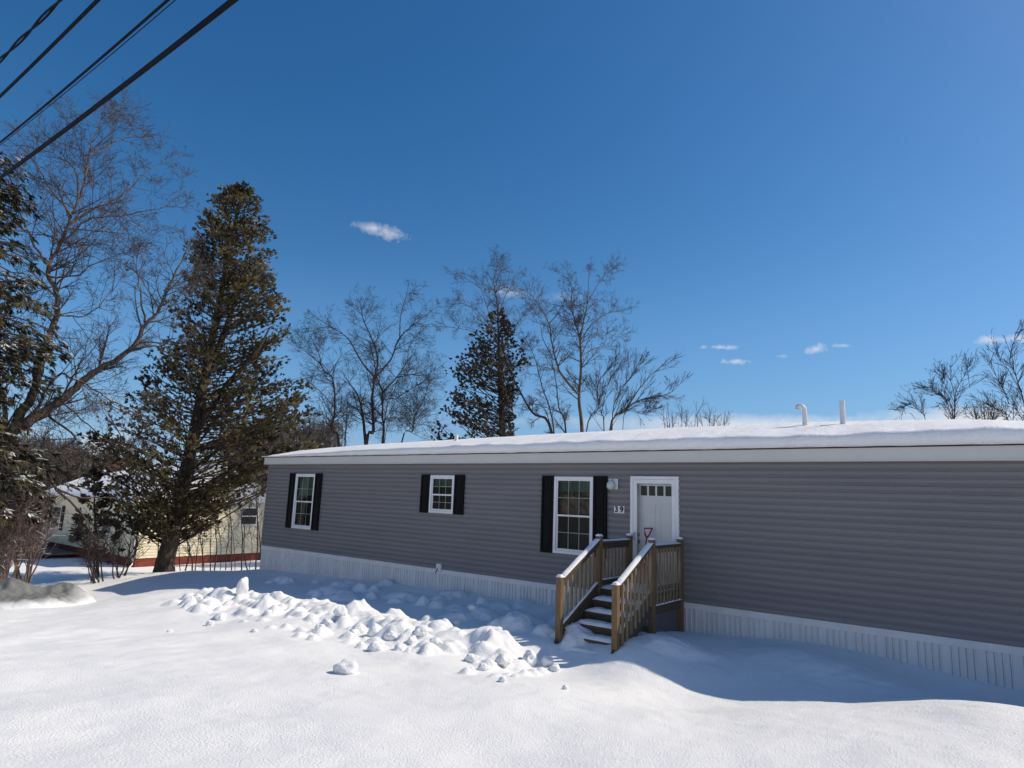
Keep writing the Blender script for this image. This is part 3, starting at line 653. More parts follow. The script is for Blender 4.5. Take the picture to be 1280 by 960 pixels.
# shovel by the door
sh = empty('snow_shovel', (12.72, -.42, DK), 'red snow shovel with a D grip standing by the white door', 'shovel')
b = MB(); tp = Vector((12.69, -.16, 1.045)); bt = Vector((12.74, -.42, .62)); b.tube([bt, tp], .014, 8); b.build('shaft', MT['red'], sh, True)
b = MB(); ax = (tp-bt).normalized(); b.tube([tp, tp+ax*.06+Vector((-.04,0,0)), tp+ax*.19+Vector((-.078,0,0)), tp+ax*.195+Vector((.078,0,0)), tp+ax*.06+Vector((.04,0,0)), tp], .017, 8); b.build('grip', MT['red'], sh, True)
b = MB(); vs = []
for j in range(8):
    for i in range(9):
        u_ = -1+2*i/8; v_ = j/7; vs.append(bt + Vector((u_*(.12+.08*min(1, v_*3)), -.03*u_*u_-.10*v_+.03, -.40*v_)))
b.add(vs, [(j*9+i, j*9+i+1, (j+1)*9+i+1, (j+1)*9+i) for j in range(7) for i in range(8)]); b.build('blade', MT['red'], sh, True)

# ------------------------------------------------------------------ yellow house beyond the cedar
yh = empty('yellow_house', (-19, 5.5, -2), 'pale yellow house with red foundation and snowy gable roof behind the cedar', 'house')
HX0, HX1, HY0, HY1, HZ0, HZE, HZR = -25.3, -13.34, 2.02, 8.94, -1.62, .98, 2.52
ym = (HY0+HY1)/2
def lap(b, p, q_, za, zb, n_, out):      # lapped siding between two plan points
    for i in range(n_):
        z0 = za+(zb-za)*i/n_; z1 = za+(zb-za)*(i+1)/n_
        b.quad((p[0]+out[0]*.03, p[1]+out[1]*.03, z0), (q_[0]+out[0]*.03, q_[1]+out[1]*.03, z0), (q_[0], q_[1], z1), (p[0], p[1], z1))
        b.quad((p[0], p[1], z0), (q_[0], q_[1], z0), (q_[0]+out[0]*.03, q_[1]+out[1]*.03, z0), (p[0]+out[0]*.03, p[1]+out[1]*.03, z0))
b = MB(); lap(b, (HX0, HY0), (HX1, HY0), HZ0, HZE, 20, (0,-1)); lap(b, (HX1, HY0), (HX1, HY1), HZ0, HZE, 20, (1,0)); lap(b, (HX1, HY1), (HX0, HY1), HZ0, HZE, 20, (0,1)); lap(b, (HX0, HY1), (HX0, HY0), HZ0, HZE, 20, (-1,0)); b.build('wall', MT['yellow'], yh)
for x, o in ((HX1, 1), (HX0, -1)):
    b = MB(); k = 10
    for i in range(k):
        f0, f1 = i/k, (i+1)/k; z0, z1 = HZE+(HZR-HZE)*f0, HZE+(HZR-HZE)*f1; a0, a1 = HY0+(ym-HY0)*f0, HY1-(HY1-ym)*f0; c0, c1 = HY0+(ym-HY0)*f1, HY1-(HY1-ym)*f1
        b.quad((x+o*.03, a0, z0), (x+o*.03, a1, z0), (x, c1, z1), (x, c0, z1))
    b.build('gable', MT['yellow'], yh)
b = MB(); b.box(HX0+.02, HX1-.0, HY0+.0, HY1, -3.2, HZ0-.002); b.build('foundation', MT['brickred'], yh)
for (ya, yb, za, zb, nm) in ((HY0-.35, ym, HZE-.16, HZR, 'f'), (ym, HY1+.35, HZR, HZE-.16, 'b')):
    b = MB(); e0, e1 = HX0-.3, HX1+.3
    b.hexa([(e0,ya,za),(e1,ya,za),(e1,yb,zb),(e0,yb,zb),(e0,ya,za+.08),(e1,ya,za+.08),(e1,yb,zb+.08),(e0,yb,zb+.08)]); rf = b.build('roof', MT['fascia'], yh)
    if nm == 'f':
        b = MB(); b.box(-24.05, -23.45, 4.3, 4.9, 1.6, 3.05); b.box(-24.1, -23.4, 4.25, 4.95, 2.97, 3.08); b.build('chimney', MT['brick'], rf)
b = MB(); e0, e1 = HX0-.28, HX1+.26; NX = 40; vs = []
for i in range(NX+1):
    x = e0+(e1-e0)*i/NX
    for (y, z) in ((HY0-.36, HZE-.075),(HY0-.40, HZE-.02),(HY0-.35, HZE+.06),(HY0+.4, HZE+.42),(HY0+1.6, HZE+.98),(ym-.3, HZR+.13),(ym, HZR+.19),(ym+.3, HZR+.13),(HY1-.4, HZE+.42),(HY1+.35, HZE+.06),(HY1+.36, HZE-.075)):
        vs.append((x, y, z+.02*mnoise.noise((x*.9, y, 3))))
b.add(vs, [(i*11+j, (i+1)*11+j, (i+1)*11+j+1, i*11+j+1) for i in range(NX) for j in range(10)]); b.f.append(tuple(range(10, -1, -1))); b.f.append(tuple(NX*11+j for j in range(11)))
tag(b.build('roof_snow', MT['roof_snow'], None, True), 'smooth snow covering the gable roof of the pale yellow house', 'snow cover')
def ywin(face, a, b_, z0, z1, shut=False):
    b = MB(); t = .09
    def bx(p0, p1, q0, q1, d0, d1):
        if face == 'g': b.box(HX1+d0, HX1+d1, p0, p1, q0, q1)
        else: b.box(p0, p1, HY0-d1, HY0-d0, q0, q1)
    bx(a, b_, z1-t, z1, .01, .06); bx(a, b_, z0, z0+t, .01, .06); bx(a, a+t, z0+t, z1-t, .01, .06); bx(b_-t, b_, z0+t, z1-t, .01, .06); bx(a+t, b_-t, (z0+z1)/2-.03, (z0+z1)/2+.03, .012, .055)
    fr = b.build('window', MT['white'], yh)
    b = MB(); bx(a+t-.01, b_-t+.01, z0+t-.01, z1-t+.01, .033, .038); b.build('pane', pmat('dark_pane', (.018,.026,.022), (.008,.01,.009), .2, 3, spec=.25), fr)
    if shut:
        for (p0, p1) in ((a-.42, a-.02), (b_+.02, b_+.42)):
            b = MB(); bx(p0, p1, z0, z1, .01, .05); bx(p0+.06, p1-.06, z0+.08, z1-.08, .052, .06); b.build('shutter', MT['black'], yh)
ywin('g', 6.75, 7.75, -.25, .72); ywin('f', -24.5, -23.1, -.95, .35, True); ywin('f', -20.6, -20.0, -.95, .3); ywin('f', -17.4, -16.2, -.8, .3)
b = MB(); b.tube([(HX1-.1, HY0-.08, .8), (HX1-.1, HY0-.08, -1.6), (HX1+.05, HY0-.15, -1.85), (HX1+.35, HY0-.4, -1.98)], .05, 8); b.build('downspout', MT['white'], yh, True)
b = MB()
b.box(-28.2, -19.8, .35, 2.0, -1.95, -1.88); b.build('porch_floor', MT['fence'], yh)
b = MB(); b.box(-28.2, -19.8, .3, .36, -1.24, -1.17); b.box(-28.2, -19.8, .31, .35, -1.84, -1.78)
for i in range(53): b.box(-28.2+i*.16, -28.1+i*.16, .315, .345, -2.3, -1.23)
b.build('porch_rail', MT['fence'], yh)

# ------------------------------------------------------------------ trees
def rvec(r):
    while True:
        v = Vector((r.uniform(-1,1), r.uniform(-1,1), r.uniform(-1,1)))
        if .05 < v.length < 1: return v.normalized()
def fork(r, d, a0, a1):
    p = rvec(r); p = (p - d*p.dot(d)).normalized(); a = math.radians(r.uniform(a0, a1))
    return (d*math.cos(a) + p*math.sin(a)).normalized()
def branch(mb, r, p, d, L, rad, lvl, cfg):
    n_ = cfg['seg'][lvl]; pts = [p.copy()]; rads = [rad]; q_ = p.copy(); d = d.normalized()
    for i in range(n_):
        d = (d + rvec(r)*cfg['jit'][lvl] + Vector((0,0,cfg['up'][lvl]))).normalized(); q_ = q_ + d*(L/n_); pts.append(q_.copy()); rads.append(max(cfg['rmin'], rad*(1-.72*(i+1)/n_)))
    mb.tube(pts, rads, 3 if lvl > 0 else 4, False)
    if lvl+1 < len(cfg['n']):
        k = cfg['n'][lvl+1]; k = max(1, int(round(k*r.uniform(.7, 1.3))))
        for j in range(k):
            t = r.uniform(.18, 1.0); i = min(n_-1, int(t*n_)); f = t*n_-i; pp = pts[i].lerp(pts[i+1], f); dd = (pts[i+1]-pts[i]).normalized()
            nd = fork(r, dd, cfg['ang'][0], cfg['ang'][1])
            branch(mb, r, pp, nd, L*cfg['ratio'][lvl+1]*r.uniform(.6, 1.25)*(1.15-.55*t), max(cfg['rmin'], rads[i]*.6), lvl+1, cfg)
CFG = dict(seg=[6,5,4], jit=[.11,.12,.13], up=[.02,.02,.02], n=[1,7,5], ratio=[1,.6,.55], ang=(26,64), rmin=.0045)
def smooth_path(pts, sub=5, r=None, jit=0):
    P = [Vector(p) for p in pts]; out = []
    for i in range(len(P)-1):
        p0 = P[max(i-1,0)]; p1 = P[i]; p2 = P[i+1]; p3 = P[min(i+2, len(P)-1)]
        for k in range(sub):
            t = k/sub; q_ = .5*((2*p1)+(p2-p0)*t+(2*p0-5*p1+4*p2-p3)*t*t+(3*p1-p0-3*p2+p3)*t**3)
            if r and jit: q_ = q_ + rvec(r)*jit
            out.append(q_)
    out.append(P[-1]); return out
def bare_tree(label, D, stems, seed, cfg=CFG, bark='bark_grey', twig='twig', dens=2.6, blen=1.6, base_z=None, name='bare_tree', group=None, RS=.8, tlo=.22):
    """stems: (list of picture points, base radius, tip radius, depth drift)"""
    r = random.Random(seed); tr = MB(); tw = MB(); base = None; roots = {}
    for k, (pp, r0, r1, dd) in enumerate(stems):
        n_ = len(pp); pts = []
        d0 = roots.get(tuple(pp[0]), 0.0); own = tuple(pp[0]) not in roots
        for i, (a, b_) in enumerate(pp):
            dz = d0 + dd*(i/(n_-1)); roots[tuple(pp[i])] = dz
            pts.append(at(a, b_, D+dz))
        pts = [Vector(p) for p in pts]
        if base_z is not None and ((r0 >= .09 and pp[0][1] > 500) if D < 25 else (own and pp[0][1] >= 518)):      # carry stem down to the ground
            p = pts[0].copy(); gzv = g1(p.x, p.y); p.z = gzv-.2; dirv = pts[1]-pts[0]; p.x -= dirv.x*.3; p.y -= dirv.y*.3; 
            if pts[0].z - p.z > .3: pts = [p]+pts
        if base is None: base = pts[0].copy()
        sp = smooth_path(pts, 5, r, .012 if D > 25 else .035); m_ = len(sp); rad = [RS*(r0+(r1-r0)*(i/(m_-1))**.7) for i in range(m_)]
        tr.tube(sp, rad, 7 if r0 > .05 else 5, True)
        length = sum((sp[i+1]-sp[i]).length for i in range(m_-1)); cnt = int(length*dens)
        for j in range(cnt):
            t = tlo + (1-tlo)*r.random()**.85; i = min(m_-2, int(t*(m_-1))); dv = (sp[i+1]-sp[i]).normalized()
            if sp[i].z < 1.8 and base_z is not None: continue
            nd = (fork(r, dv, cfg['ang'][0]+5, cfg['ang'][1]+14) + Vector((0,0,.15))).normalized()
            branch(tw, r, sp[i], nd, blen*r.uniform(.4,1.15)*(1.2-.55*t), max(.010, min(rad[i]*.5, .03)), 0, cfg)
        branch(tw, r, sp[-1], (sp[-1]-sp[-2]), blen*.32, max(.008, r1*.8), 0, cfg)
    e = empty(name, base, label, 'tree', group)
    tr.build('trunk', MT[bark], e, True); tw.build('branches', MT[twig], e)
    return e
def zo(ox, oy, k, pts): return [(ox+a*k, oy+b_*k) for a, b_ in pts]
A = lambda pts: zo(360, 360, 220/960, pts)
bare_tree('wide many-stemmed bare tree rising behind the roof between the two cedars', 36, [
 (A([(425,850),(465,780),(460,600),(475,490),(490,380),(450,260),(410,170),(400,110)]), .17, .02, .6),
 (A([(475,490),(560,390),(610,270),(700,190),(790,120)]), .09, .015, 1.2), (A([(610,270),(615,150),(650,20)]), .05, .012, -.8),
 (A([(475,490),(400,400),(330,280),(250,220),(160,165)]), .08, .012, -1.4), (A([(425,850),(410,720),(390,610),(350,540),(315,490)]), .13, .02, 1.),
 (A([(520,850),(515,700),(515,570),(490,500),(465,380),(455,330)]), .11, .02, 1.6), (A([(515,570),(590,490),(650,400),(660,320),(720,240)]), .07, .012, 1.8),
 (A([(590,490),(720,460),(800,410)]), .05, .012, -.9), (A([(530,690),(600,600),(680,545),(740,510)]), .055, .015, -1.6), (A([(540,760),(640,740),(740,745)]), .03, .01, -1.6),
 (A([(275,860),(240,780),(255,660),(245,500),(190,440),(165,350),(120,260)]), .13, .015, -1.5), (A([(175,410),(100,350),(50,310)]), .04, .012, -.8),
 (A([(310,855),(320,700),(325,620)]), .06, .015, .6), (A([(620,845),(680,780),(690,700),(740,610),(775,490)]), .07, .015, -1.2), (A([(700,660),(670,580)]), .03, .01, .4),
 (A([(255,660),(200,590),(150,540)]), .04, .01, .8)], 101, bark='bark_dark', twig='twig_dark', base_z=-1, dens=3.0, blen=1.95)
C = lambda pts: zo(640, 320, .25, pts)
bare_tree('tallest slender bare tree with straight grey trunk right of the dark cedar', 34, [
 (C([(350,890),(335,720),(345,560),(340,420),(318,340),(300,260),(295,140),(240,90)]), .16, .015, 1.), (C([(340,420),(360,320),(375,240),(385,90)]), .08, .012, -1.2),
 (C([(375,240),(430,140),(485,60)]), .04, .01, .8), (C([(345,420),(400,340),(470,290),(560,270)]), .05, .01, 1.4), (C([(340,440),(430,380),(540,410)]), .03, .008, -1), (C([(345,500),(420,460),(500,450)]), .035, .01, .8),
 (C([(330,690),(240,580),(200,440),(185,340),(130,240),(80,180)]), .10, .012, -1.6), (C([(185,340),(240,270),(280,180)]), .05, .01, 1.1), (C([(240,580),(130,550),(20,560)]), .04, .012, -1.2), (C([(200,500),(150,400),(145,300)]), .045, .01, .9)],
 102, base_z=-1, dens=3.1, blen=1.6)
bare_tree('leaning dark bare stems crossing in front of the far cedar', 33, [
 (C([(200,890),(100,780),(20,640),(-30,520),(-60,420)]), .13, .02, .8), (C([(270,890),(235,760),(215,600),(190,500)]), .09, .015, -.6), (C([(210,890),(150,650),(110,500),(60,400)]), .07, .012, .7),
 (C([(200,890),(160,760),(60,740),(-40,770)]), .04, .01, -.8)], 103, bark='bark_dark', base_z=-1, dens=2.0, blen=1.1)
CFE = dict(CFG, jit=[.07,.08,.09], ang=(16,40), n=[1,4,2], ratio=[1,.6,.5], up=[.03,.03,.02], rmin=.004)
CFD = dict(CFG, jit=[.04,.05,.06], ang=(10,30), n=[1,6,3])
bare_tree('low fan-shaped bare tree spreading to the right behind the roof', 30, [
 (C([(490,880),(560,780),(640,720),(780,690),(810,660)]), .10, .01, .6), (C([(560,780),(640,660),(700,590),(760,540)]), .05, .01, .9), (C([(500,850),(530,700),(600,600),(660,520)]), .05, .01, -.7),
 (C([(370,885),(430,760),(430,640),(500,540)]), .06, .01, -.8), (C([(460,880),(450,780),(480,640),(530,560)]), .05, .01, .5), (C([(560,800),(640,790),(700,770)]), .03, .008, -.8)], 104, cfg=CFD, base_z=-1, dens=2.5, blen=1.4, twig='twig_dark')
bare_tree('tall fine-twigged bare tree rising directly behind the far dark cedar', 39, [
 ([(627,560),(625,480),(622,385),(617,350),(625,328)], .14, .012, .4), ([(622,430),(606,375),(598,352)], .05, .01, .9), ([(620,420),(596,388),(566,376)], .05, .01, -.9), ([(622,445),(592,415),(550,408)], .05, .01, .8),
 ([(622,400),(634,365),(652,345)], .04, .01, -.6), ([(625,440),(650,400),(672,372)], .045, .01, .8), ([(600,360),(585,350),(578,345)], .03, .01, .2)], 105, base_z=-1, dens=3.6, blen=1.55)
bare_tree('small bare tree with forked crown behind the right part of the roof', 27, [
 ([(1194,560),(1193,522),(1195,490),(1205,470),(1212,456)], .09, .01, .3), ([(1194,505),(1180,478),(1172,462)], .035, .008, .5), ([(1190,525),(1170,490),(1153,482)], .035, .008, -.4), ([(1195,490),(1212,484),(1228,474)], .03, .008, .3), ([(1192,525),(1182,498),(1178,470)], .03, .008, .4),
 ([(1160,545),(1150,515),(1137,505),(1128,510)], .03, .008, .4), ([(1194,500),(1188,470),(1190,455)], .03,.008,-.4)], 106, cfg=CFE, bark='bark_dark', twig='twig_dark', base_z=-1, dens=4, blen=.8, RS=.36)
bare_tree('bare tree leaning in from the right edge above the snowy roof', 26, [
 ([(1300,560),(1285,520),(1270,470),(1262,448),(1272,412)], .10, .01, .4), ([(1262,505),(1245,470),(1233,450)], .04, .008, -.4), ([(1278,490),(1255,455),(1240,440)], .04, .008, .5), ([(1290,560),(1262,500),(1250,480)], .05, .008, .3), ([(1272,480),(1290,440),(1300,410)], .04, .01, .6), ([(1270,545),(1250,515),(1232,505)], .03, .008, .2), ([(1300,560),(1330,480),(1330,400)], .09, .012, .6)],
 107, cfg=CFE, bark='bark_dark', twig='twig_dark', base_z=-1, dens=4, blen=.9, RS=.36)
def shrub(px0, px1, ybase, ytop, D, label, seed, group=None, name='bare_shrub', n_=9, twig='twig', lean=0):
    r = random.Random(seed); tw = MB(); c = at((px0+px1)/2, ybase, D); gzv = g1(c[0], c[1])
    for i in range(n_):
        bx_ = r.uniform(.35,.65); tx = r.random(); a = Vector(at(px0+(px1-px0)*bx_, ybase, D+r.uniform(-.5,.5))); a.z = gzv-.05
        t = Vector(at(px0+(px1-px0)*tx+lean, ytop+r.random()*(ybase-ytop)*.4, D+r.uniform(-.9,.9)))
        mid = a.lerp(t, .5)+rvec(r)*.15; sp = smooth_path([a, mid, t], 4, r, .02); tw.tube(sp, [.028-.02*k/(len(sp)-1) for k in range(len(sp))], 4, False)
        for j in range(14):
            k = r.randrange(3, len(sp)-1); branch(tw, r, sp[k], ((sp[k+1]-sp[k]).normalized()*1.6+rvec(r)), r.uniform(.3,.9), .01, 1, CFG)
    e = tw.build(name, MT[twig]); tag(e, label, 'shrub', group); return e
shrub(826, 872, 545, 500, 28, 'twiggy bare shrub peeping over the roof, left of the white gooseneck vent', 61, lean=0)
shrub(868, 908, 545, 512, 29, 'smaller bare shrub peeping over the roof beside a twiggier one', 62)
shrub(1205, 1275, 545, 498, 25, 'low tangle of bare twigs over the roof between the two right-hand trees', 63, n_=12)

# sprays of scale leaves for the evergreens
def spray(mb, r, p, d, size, n_, flat=.5, tint=.5, wid=.22, droop=0.0):
    d = d.normalized(); s = d.cross(Vector((0,0,1)))
    if s.length < .1: s = Vector((1,0,0))
    s.normalize(); up = s.cross(d); a = r.uniform(-1,1)*PI*flat; s = (s*math.cos(a)+up*math.sin(a)).normalized(); nrm = s.cross(d)
    for i in range(n_):
        th = r.uniform(-1.15, 1.15); dd = (d*math.cos(th)+s*math.sin(th)+nrm*r.uniform(-.35,.35)+Vector((0,0,-droop))).normalized(); L = size*r.uniform(.5,1.05)*(1-.25*abs(th))
        o = p + d*(size*r.uniform(-.1,.35)); sd = (dd.cross(nrm)+nrm*r.uniform(-.4,.4)).normalized()*(L*wid)
        mb.cur = min(1, max(0, tint + r.gauss(0,.13)))
        mb.add([o, o+dd*(L*.5)+sd, o+dd*L, o+dd*(L*.55)-sd], [(0,1,2,3)])
def evergreen(label, D, axis_px, prof, seed, leaf, bark, nb, name='cedar_tree', size=.26, nl=9, r0=.3, drop=.0, snow=0, wid=.22, cat='tree', flat=.5, in_=.35, base_ext=True, second=None, per=1.0, tint0=.45, group=None, gap=-2):
    r = random.Random(seed); tr = MB(); br = MB(); lf = MB()
    ax = [Vector(at(a, b_, D)) for a, b_ in axis_px]
    b0 = ax[0].copy(); b0.z = min(b0.z, g1(b0.x, b0.y))-.15
    path = smooth_path([b0]+ax, 6, r, .01); m_ = len(path)
    tr.tube(path, [r0*(1-.9*(i/(m_-1))**.9)+.01 + (.35*r0 if i == 0 else 0) for i in range(m_)], 10, True)
    paths = [path]
    if second:
        for pp in second:
            q_ = smooth_path([at(a, b_, D+dz) for a, b_, dz in pp], 6, r, .01); tr.tube(q_, [r0*.45*(1-.85*i/(len(q_)-1)) for i in range(len(q_))], 7, True); paths.append(q_)
    py = np.array([p[0] for p in prof]); pl = np.array([p[1] for p in prof]); pr_ = np.array([p[2] for p in prof])
    apx = np.array([a[1] for a in axis_px])[::-1]; axx = np.array([a[0] for a in axis_px])[::-1]
    right = Vector((CR[0], CR[1], 0)).normalized(); fwd = Vector((CW[0], CW[1], 0)).normalized()
    mpp = D*1.03/CF
    for i in range(nb):
        y = py[0] + (py[-1]-py[0])*r.random()**1.05
        xa = float(np.interp(y, apx, axx)); xl, xr_ = float(np.interp(y, py, pl)), float(np.interp(y, py, pr_))
        c = Vector(at(xa, y, D)); cen = (xl+xr_)/2
        phi_ = r.random()*2*PI; cx, sx_ = math.cos(phi_), math.sin(phi_)
        RR = ((xr_-xa) if cx > 0 else (xa-xl))*mpp; side = (xr_-xl)/2*mpp
        if RR < .15: RR = .15
        if mnoise.noise(Vector((math.cos(phi_)*2.2+seed, math.sin(phi_)*2.2, (y-py[0])*mpp*.75))) < gap: continue
        R_ = math.hypot(RR*cx, side*sx_)*(.48+.55*r.random()**.6)
        dv = (right*(RR*cx)+fwd*(side*sx_)).normalized()
        # start a bit lower/higher than the tip
        st = c + Vector((0,0,-R_*(r.uniform(.15,.75)-drop))); tip = c + dv*R_ + Vector((0,0,r.uniform(-.15,.15)))
        midp = st.lerp(tip, .55) + Vector((0,0,-R_*.06 if drop < .3 else R_*.06)) + rvec(r)*.08*R_
        bp = smooth_path([st, midp, tip], 4); br.tube(bp, [.012+.02*min(1, R_/3)*(1-k/(len(bp)-1)) for k in range(len(bp))], 4, False)
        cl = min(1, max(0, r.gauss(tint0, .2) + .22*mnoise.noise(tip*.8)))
        ns = max(3, int((4+R_*3.6)*per))
        for j in range(ns):
            t = in_ + (1-in_)*r.random()**.7; k = min(len(bp)-2, int(t*(len(bp)-1))); f = t*(len(bp)-1)-k; pp = bp[k].lerp(bp[k+1], min(f, 1))
            dd = (bp[k+1]-bp[k]).normalized(); off = rvec(r); off.z *= .5
            off = off*r.uniform(.05, .55)*min(1, R_)*(1.3-t*.6)
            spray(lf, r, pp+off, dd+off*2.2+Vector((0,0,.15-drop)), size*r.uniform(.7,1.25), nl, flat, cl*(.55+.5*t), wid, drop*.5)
    e = empty(name, b0, label, cat, group)
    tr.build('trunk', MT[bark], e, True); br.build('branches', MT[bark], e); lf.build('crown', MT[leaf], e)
    return e
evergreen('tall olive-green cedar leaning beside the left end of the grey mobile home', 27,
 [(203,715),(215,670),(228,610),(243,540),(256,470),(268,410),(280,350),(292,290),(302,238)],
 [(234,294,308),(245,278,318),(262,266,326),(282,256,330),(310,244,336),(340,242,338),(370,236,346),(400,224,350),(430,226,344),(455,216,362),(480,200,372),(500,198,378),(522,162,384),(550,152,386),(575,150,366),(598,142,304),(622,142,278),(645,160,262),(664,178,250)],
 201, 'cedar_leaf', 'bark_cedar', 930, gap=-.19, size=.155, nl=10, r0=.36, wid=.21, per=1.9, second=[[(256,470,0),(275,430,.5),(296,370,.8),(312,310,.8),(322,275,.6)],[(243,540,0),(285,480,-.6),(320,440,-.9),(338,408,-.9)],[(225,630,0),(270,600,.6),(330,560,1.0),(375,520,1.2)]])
evergreen('dark conical cedar standing behind the middle of the snowy roof', 32.5,
 [(628,560),(627,520),(625,480),(624,440),(622,390)],
 [(387,617,628),(400,608,634),(420,592,648),(440,576,656),(455,562,656),(480,560,646),(500,560,640),(520,548,640),(540,538,645),(556,534,645)],
 202, 'cedar_far', 'bark_cedar', 330, gap=-.26, size=.17, nl=10, r0=.22, wid=.26, per=1.15, tint0=.4)
evergreen('thin dark young conifer in front of the yellow house left of the big cedar', 26,
 [(122,712),(120,670),(118,630),(117,588)], [(590,114,120),(610,108,127),(640,104,134),(670,98,140),(695,96,150)], 203, 'cedar_far', 'bark_cedar', 60, name='young_conifer', size=.24, nl=8, r0=.06, per=.8)
evergreen('big snow-dusted spruce with drooping boughs at the left edge', 22,
 [(-62,760),(-58,600),(-52,480),(-45,360),(-38,260),(-32,175)],
 [(185,-50,-6),(205,-60,12),(232,-70,24),(262,-80,2),(300,-95,12),(350,-110,22),(400,-125,28),(440,-135,40),(480,-140,28),(505,-140,4),(530,-140,-16),(555,-140,0),(590,-140,30),(612,-140,46),(640,-140,26),(660,-140,-6)],
 205, 'spruce_leaf', 'bark_cedar', 520, name='spruce_tree', size=.24, nl=12, r0=.34, wid=.13, drop=.55, flat=.25, in_=.22)
# the big bare tree of the left edge
S = 1.0
CFL = dict(CFG, n=[1,8,6], seg=[7,5,4], ratio=[1,.52,.5])
bare_tree('big fine-twigged bare tree with snow-dusted limbs filling the upper left sky', 24, [
 ([(-70,760),(-60,660),(-30,580),(10,545),(40,525),(75,502),(100,480),(130,458),(160,440),(183,405),(200,385),(218,345),(236,308)], .30, .02, -.6),
 ([(183,405),(176,375),(172,345),(166,320)], .05, .01, .5), ([(160,440),(185,432),(205,432),(216,420)], .06, .012, -.4), ([(205,370),(215,350),(240,330)], .04, .01, .5),
 ([(15,545),(38,500),(50,465),(58,430),(68,405),(72,370),(60,340),(72,310),(85,280),(98,252),(106,225),(108,205),(102,185)], .20, .012, 1.4),
 ([(98,252),(94,215),(82,200),(76,185)], .05, .01, .8), ([(85,280),(120,260),(150,245),(185,215),(205,200)], .06, .008, 1.2), ([(72,310),(110,275),(150,270),(190,262),(225,255)], .05, .008, -1.0),
 ([(60,345),(95,345),(115,330),(160,315)], .05, .01, -1.3), ([(50,392),(85,395),(115,390),(150,350)], .05, .01, 1.2), ([(105,225),(115,180),(125,155),(128,140)], .045, .008, .9), ([(62,335),(40,300),(25,260),(22,220)], .06, .01, -1.),
 ([(40,525),(70,470),(100,478),(140,500),(175,515)], .06, .012, -.9), ([(20,555),(55,590),(72,612),(100,640),(113,662)], .085, .02, -.8), ([(72,612),(100,622),(130,622),(165,625)], .05, .01, .6),
 ([(60,520),(95,545),(80,560),(110,565),(135,562)], .05, .01, .7), ([(75,502),(110,530),(140,555),(165,575)], .035, .008, .5), ([(5,540),(-5,470),(-2,420),(20,350)], .12, .015, 1.6), ([(55,590),(52,555),(70,530)], .05, .01, .3),
 ([(90,270),(60,230),(45,205),(42,182)], .05,.008,1.6), ([(108,195),(140,180),(158,172),(172,168)], .035,.008,.8)],
 301, cfg=CFL, bark='bark_mid', twig='twig_left', dens=3.2, blen=2.0, RS=.86, base_z=-1)
# saplings and brush before the yellow house
rs = random.Random(9)
for i in range(22):
    px = 196 + i*6.2 + rs.uniform(-2.5, 2.5); D = rs.uniform(26.0, 29.5); top_ = rs.uniform(588, 672); 
    tw = MB(); a = Vector(at(px, 712, D)); a.z = g1(a.x, a.y)-.08; t = Vector(at(px+rs.uniform(-9, 9), top_, D+rs.uniform(-.4,.4)))
    sp = smooth_path([a, a.lerp(t,.4)+rvec(rs)*.1, a.lerp(t,.75)+rvec(rs)*.1, t], 5, rs, .012); r0 = rs.uniform(.014,.034); m_ = len(sp)
    tr = MB(); tr.tube(sp, [r0*(1-.75*k/(m_-1)) for k in range(m_)], 5, True)
    for j in range(rs.randrange(8, 15)):
        k = rs.randrange(4, m_-1); branch(tw, rs, sp[k], (sp[k+1]-sp[k]).normalized()*1.3+rvec(rs), rs.uniform(.4,1.0), .009, 1, CFG)
    e = empty('bare_sapling', a, 'thin bare sapling among the row in front of the yellow gable wall', 'sapling', 'saplings in front of the yellow house')
    tr.build('trunk', MT['twig_dark'], e, True); tw.build('branches', MT['twig_dark'], e)
for i, (p0, p1, yb_, yt, D, tw_) in enumerate([(-30,45,700,602,22.5,'twig_frost'),(5,70,700,620,23.5,'twig_frost'),(-20,30,700,640,21.8,'twig_frost'),(95,150,718,655,24.5,'twig_dark'),(125,175,718,660,25.5,'twig_dark')]):
    shrub(p0, p1, yb_, yt, D, ['reddish tangle of frosted brush at the far left under the spruce','reddish brush with thin stems in front of the neighbour railing','low reddish brush at the extreme left behind the snow pile','dark leafless brush between the snow pile and the big cedar','dark leafless brush beside the trunk of the big cedar'][i], 400+i, n_=[17,13,10,7,6][i], twig=tw_)
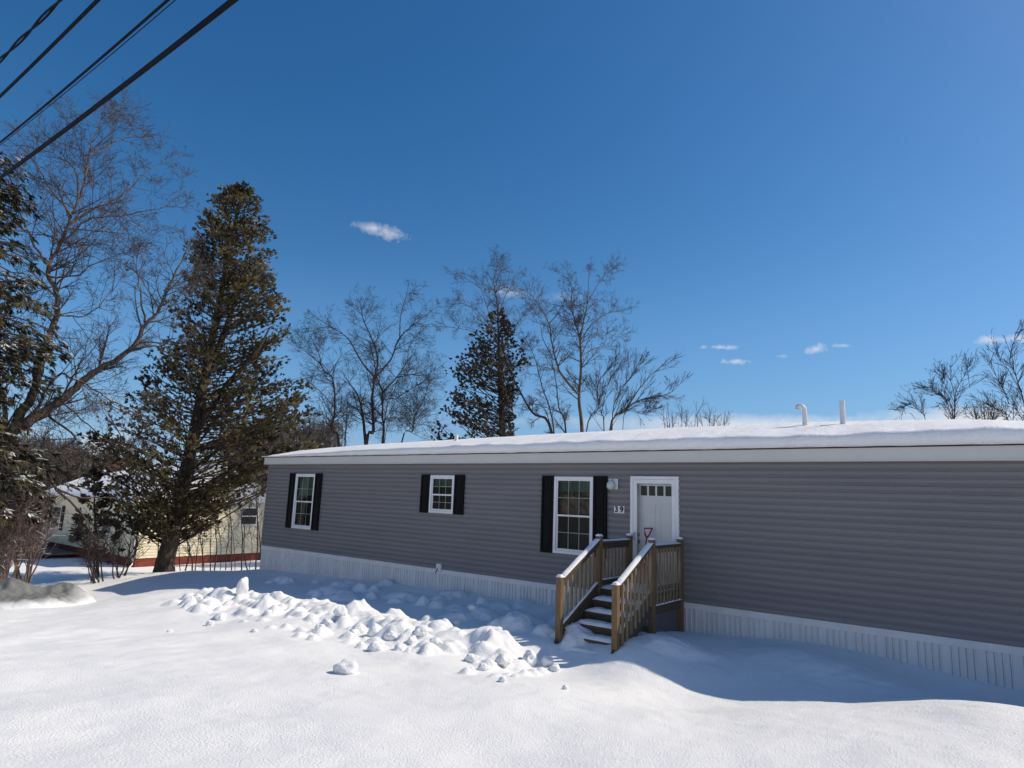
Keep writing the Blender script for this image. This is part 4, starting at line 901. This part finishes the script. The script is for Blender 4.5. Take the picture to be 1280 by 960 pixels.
# far wood: brown twiggy mass that nobody could count
r = random.Random(77); tw = MB()
CW_ = dict(CFG, seg=[3,2,2], n=[1,5,3], rmin=.017)
for i in range(150):
    if i < 105: px = r.uniform(-130, 165); D = r.uniform(52, 75); top_ = 548 + r.uniform(0, 34) + max(0, px-80)*.35
    else: px = r.uniform(285, 425); D = r.uniform(50, 70); top_ = r.uniform(520, 562)
    a = Vector(at(px, 640, D)); a.z = -2.5
    for s in range(5):
        t = Vector(at(px+r.uniform(-16,16), top_+r.uniform(0,22), D+r.uniform(-1,1))); sp = smooth_path([a+rvec(r)*.3, a.lerp(t,.5)+rvec(r)*.4, t], 3)
        tw.tube(sp, [.07-.045*k/(len(sp)-1) for k in range(len(sp))], 3, False)
        for j in range(9):
            k = r.randrange(2, len(sp)-1); branch(tw, r, sp[k], (sp[k+1]-sp[k]).normalized()+rvec(r), r.uniform(1.0,2.4), .03, 0, CW_)
tag(tw.build('far_woods', MT['twig_red']), 'brown leafless woods beyond the yellow house', 'woods', kind='stuff')

# ------------------------------------------------------------------ overhead cables, parallel to the house front
def cable(dy, zmin, k_, r0, label, twist=0, name='overhead_cable'):
    b = MB(); xx = np.linspace(-46, 52, 140); 
    def zz(x): return CAM[2] + zmin + k_*(x-21)**2
    if twist:
        for ph in (0, PI): b.tube([(x, CAM[1]+dy+twist*math.cos(x*2.6+ph), zz(x)+twist*math.sin(x*2.6+ph)) for x in np.linspace(-46, 52, 560)], r0, 6)
    else: b.tube([(x, CAM[1]+dy, zz(x)) for x in xx], r0, 8)
    if name == 'overhead_cable_bundle':
        b.tube([(x, CAM[1]+dy, zz(x)+r0+.006) for x in xx], .008, 6)
    tag(b.build(name, MT['cable'], None, True), label, 'cable', 'overhead cables along the road')
cable(2.30, 4.02, .0025, .026, 'thickest and lowest black overhead cable crossing the upper left corner')
cable(2.25, 4.56, .0028, .014, 'second lowest black overhead cable, with a thin wire running just under it')
cable(2.25, 4.46, .0030, .005, 'thin wire hanging just under the second lowest overhead cable', name='overhead_wire')
cable(2.25, 5.55, .00276, .022, 'third overhead cable from below, smooth and medium thick')
cable(2.25, 6.07, .0040, .015, 'topmost overhead line of two twisted strands in the extreme upper left corner', twist=.02)
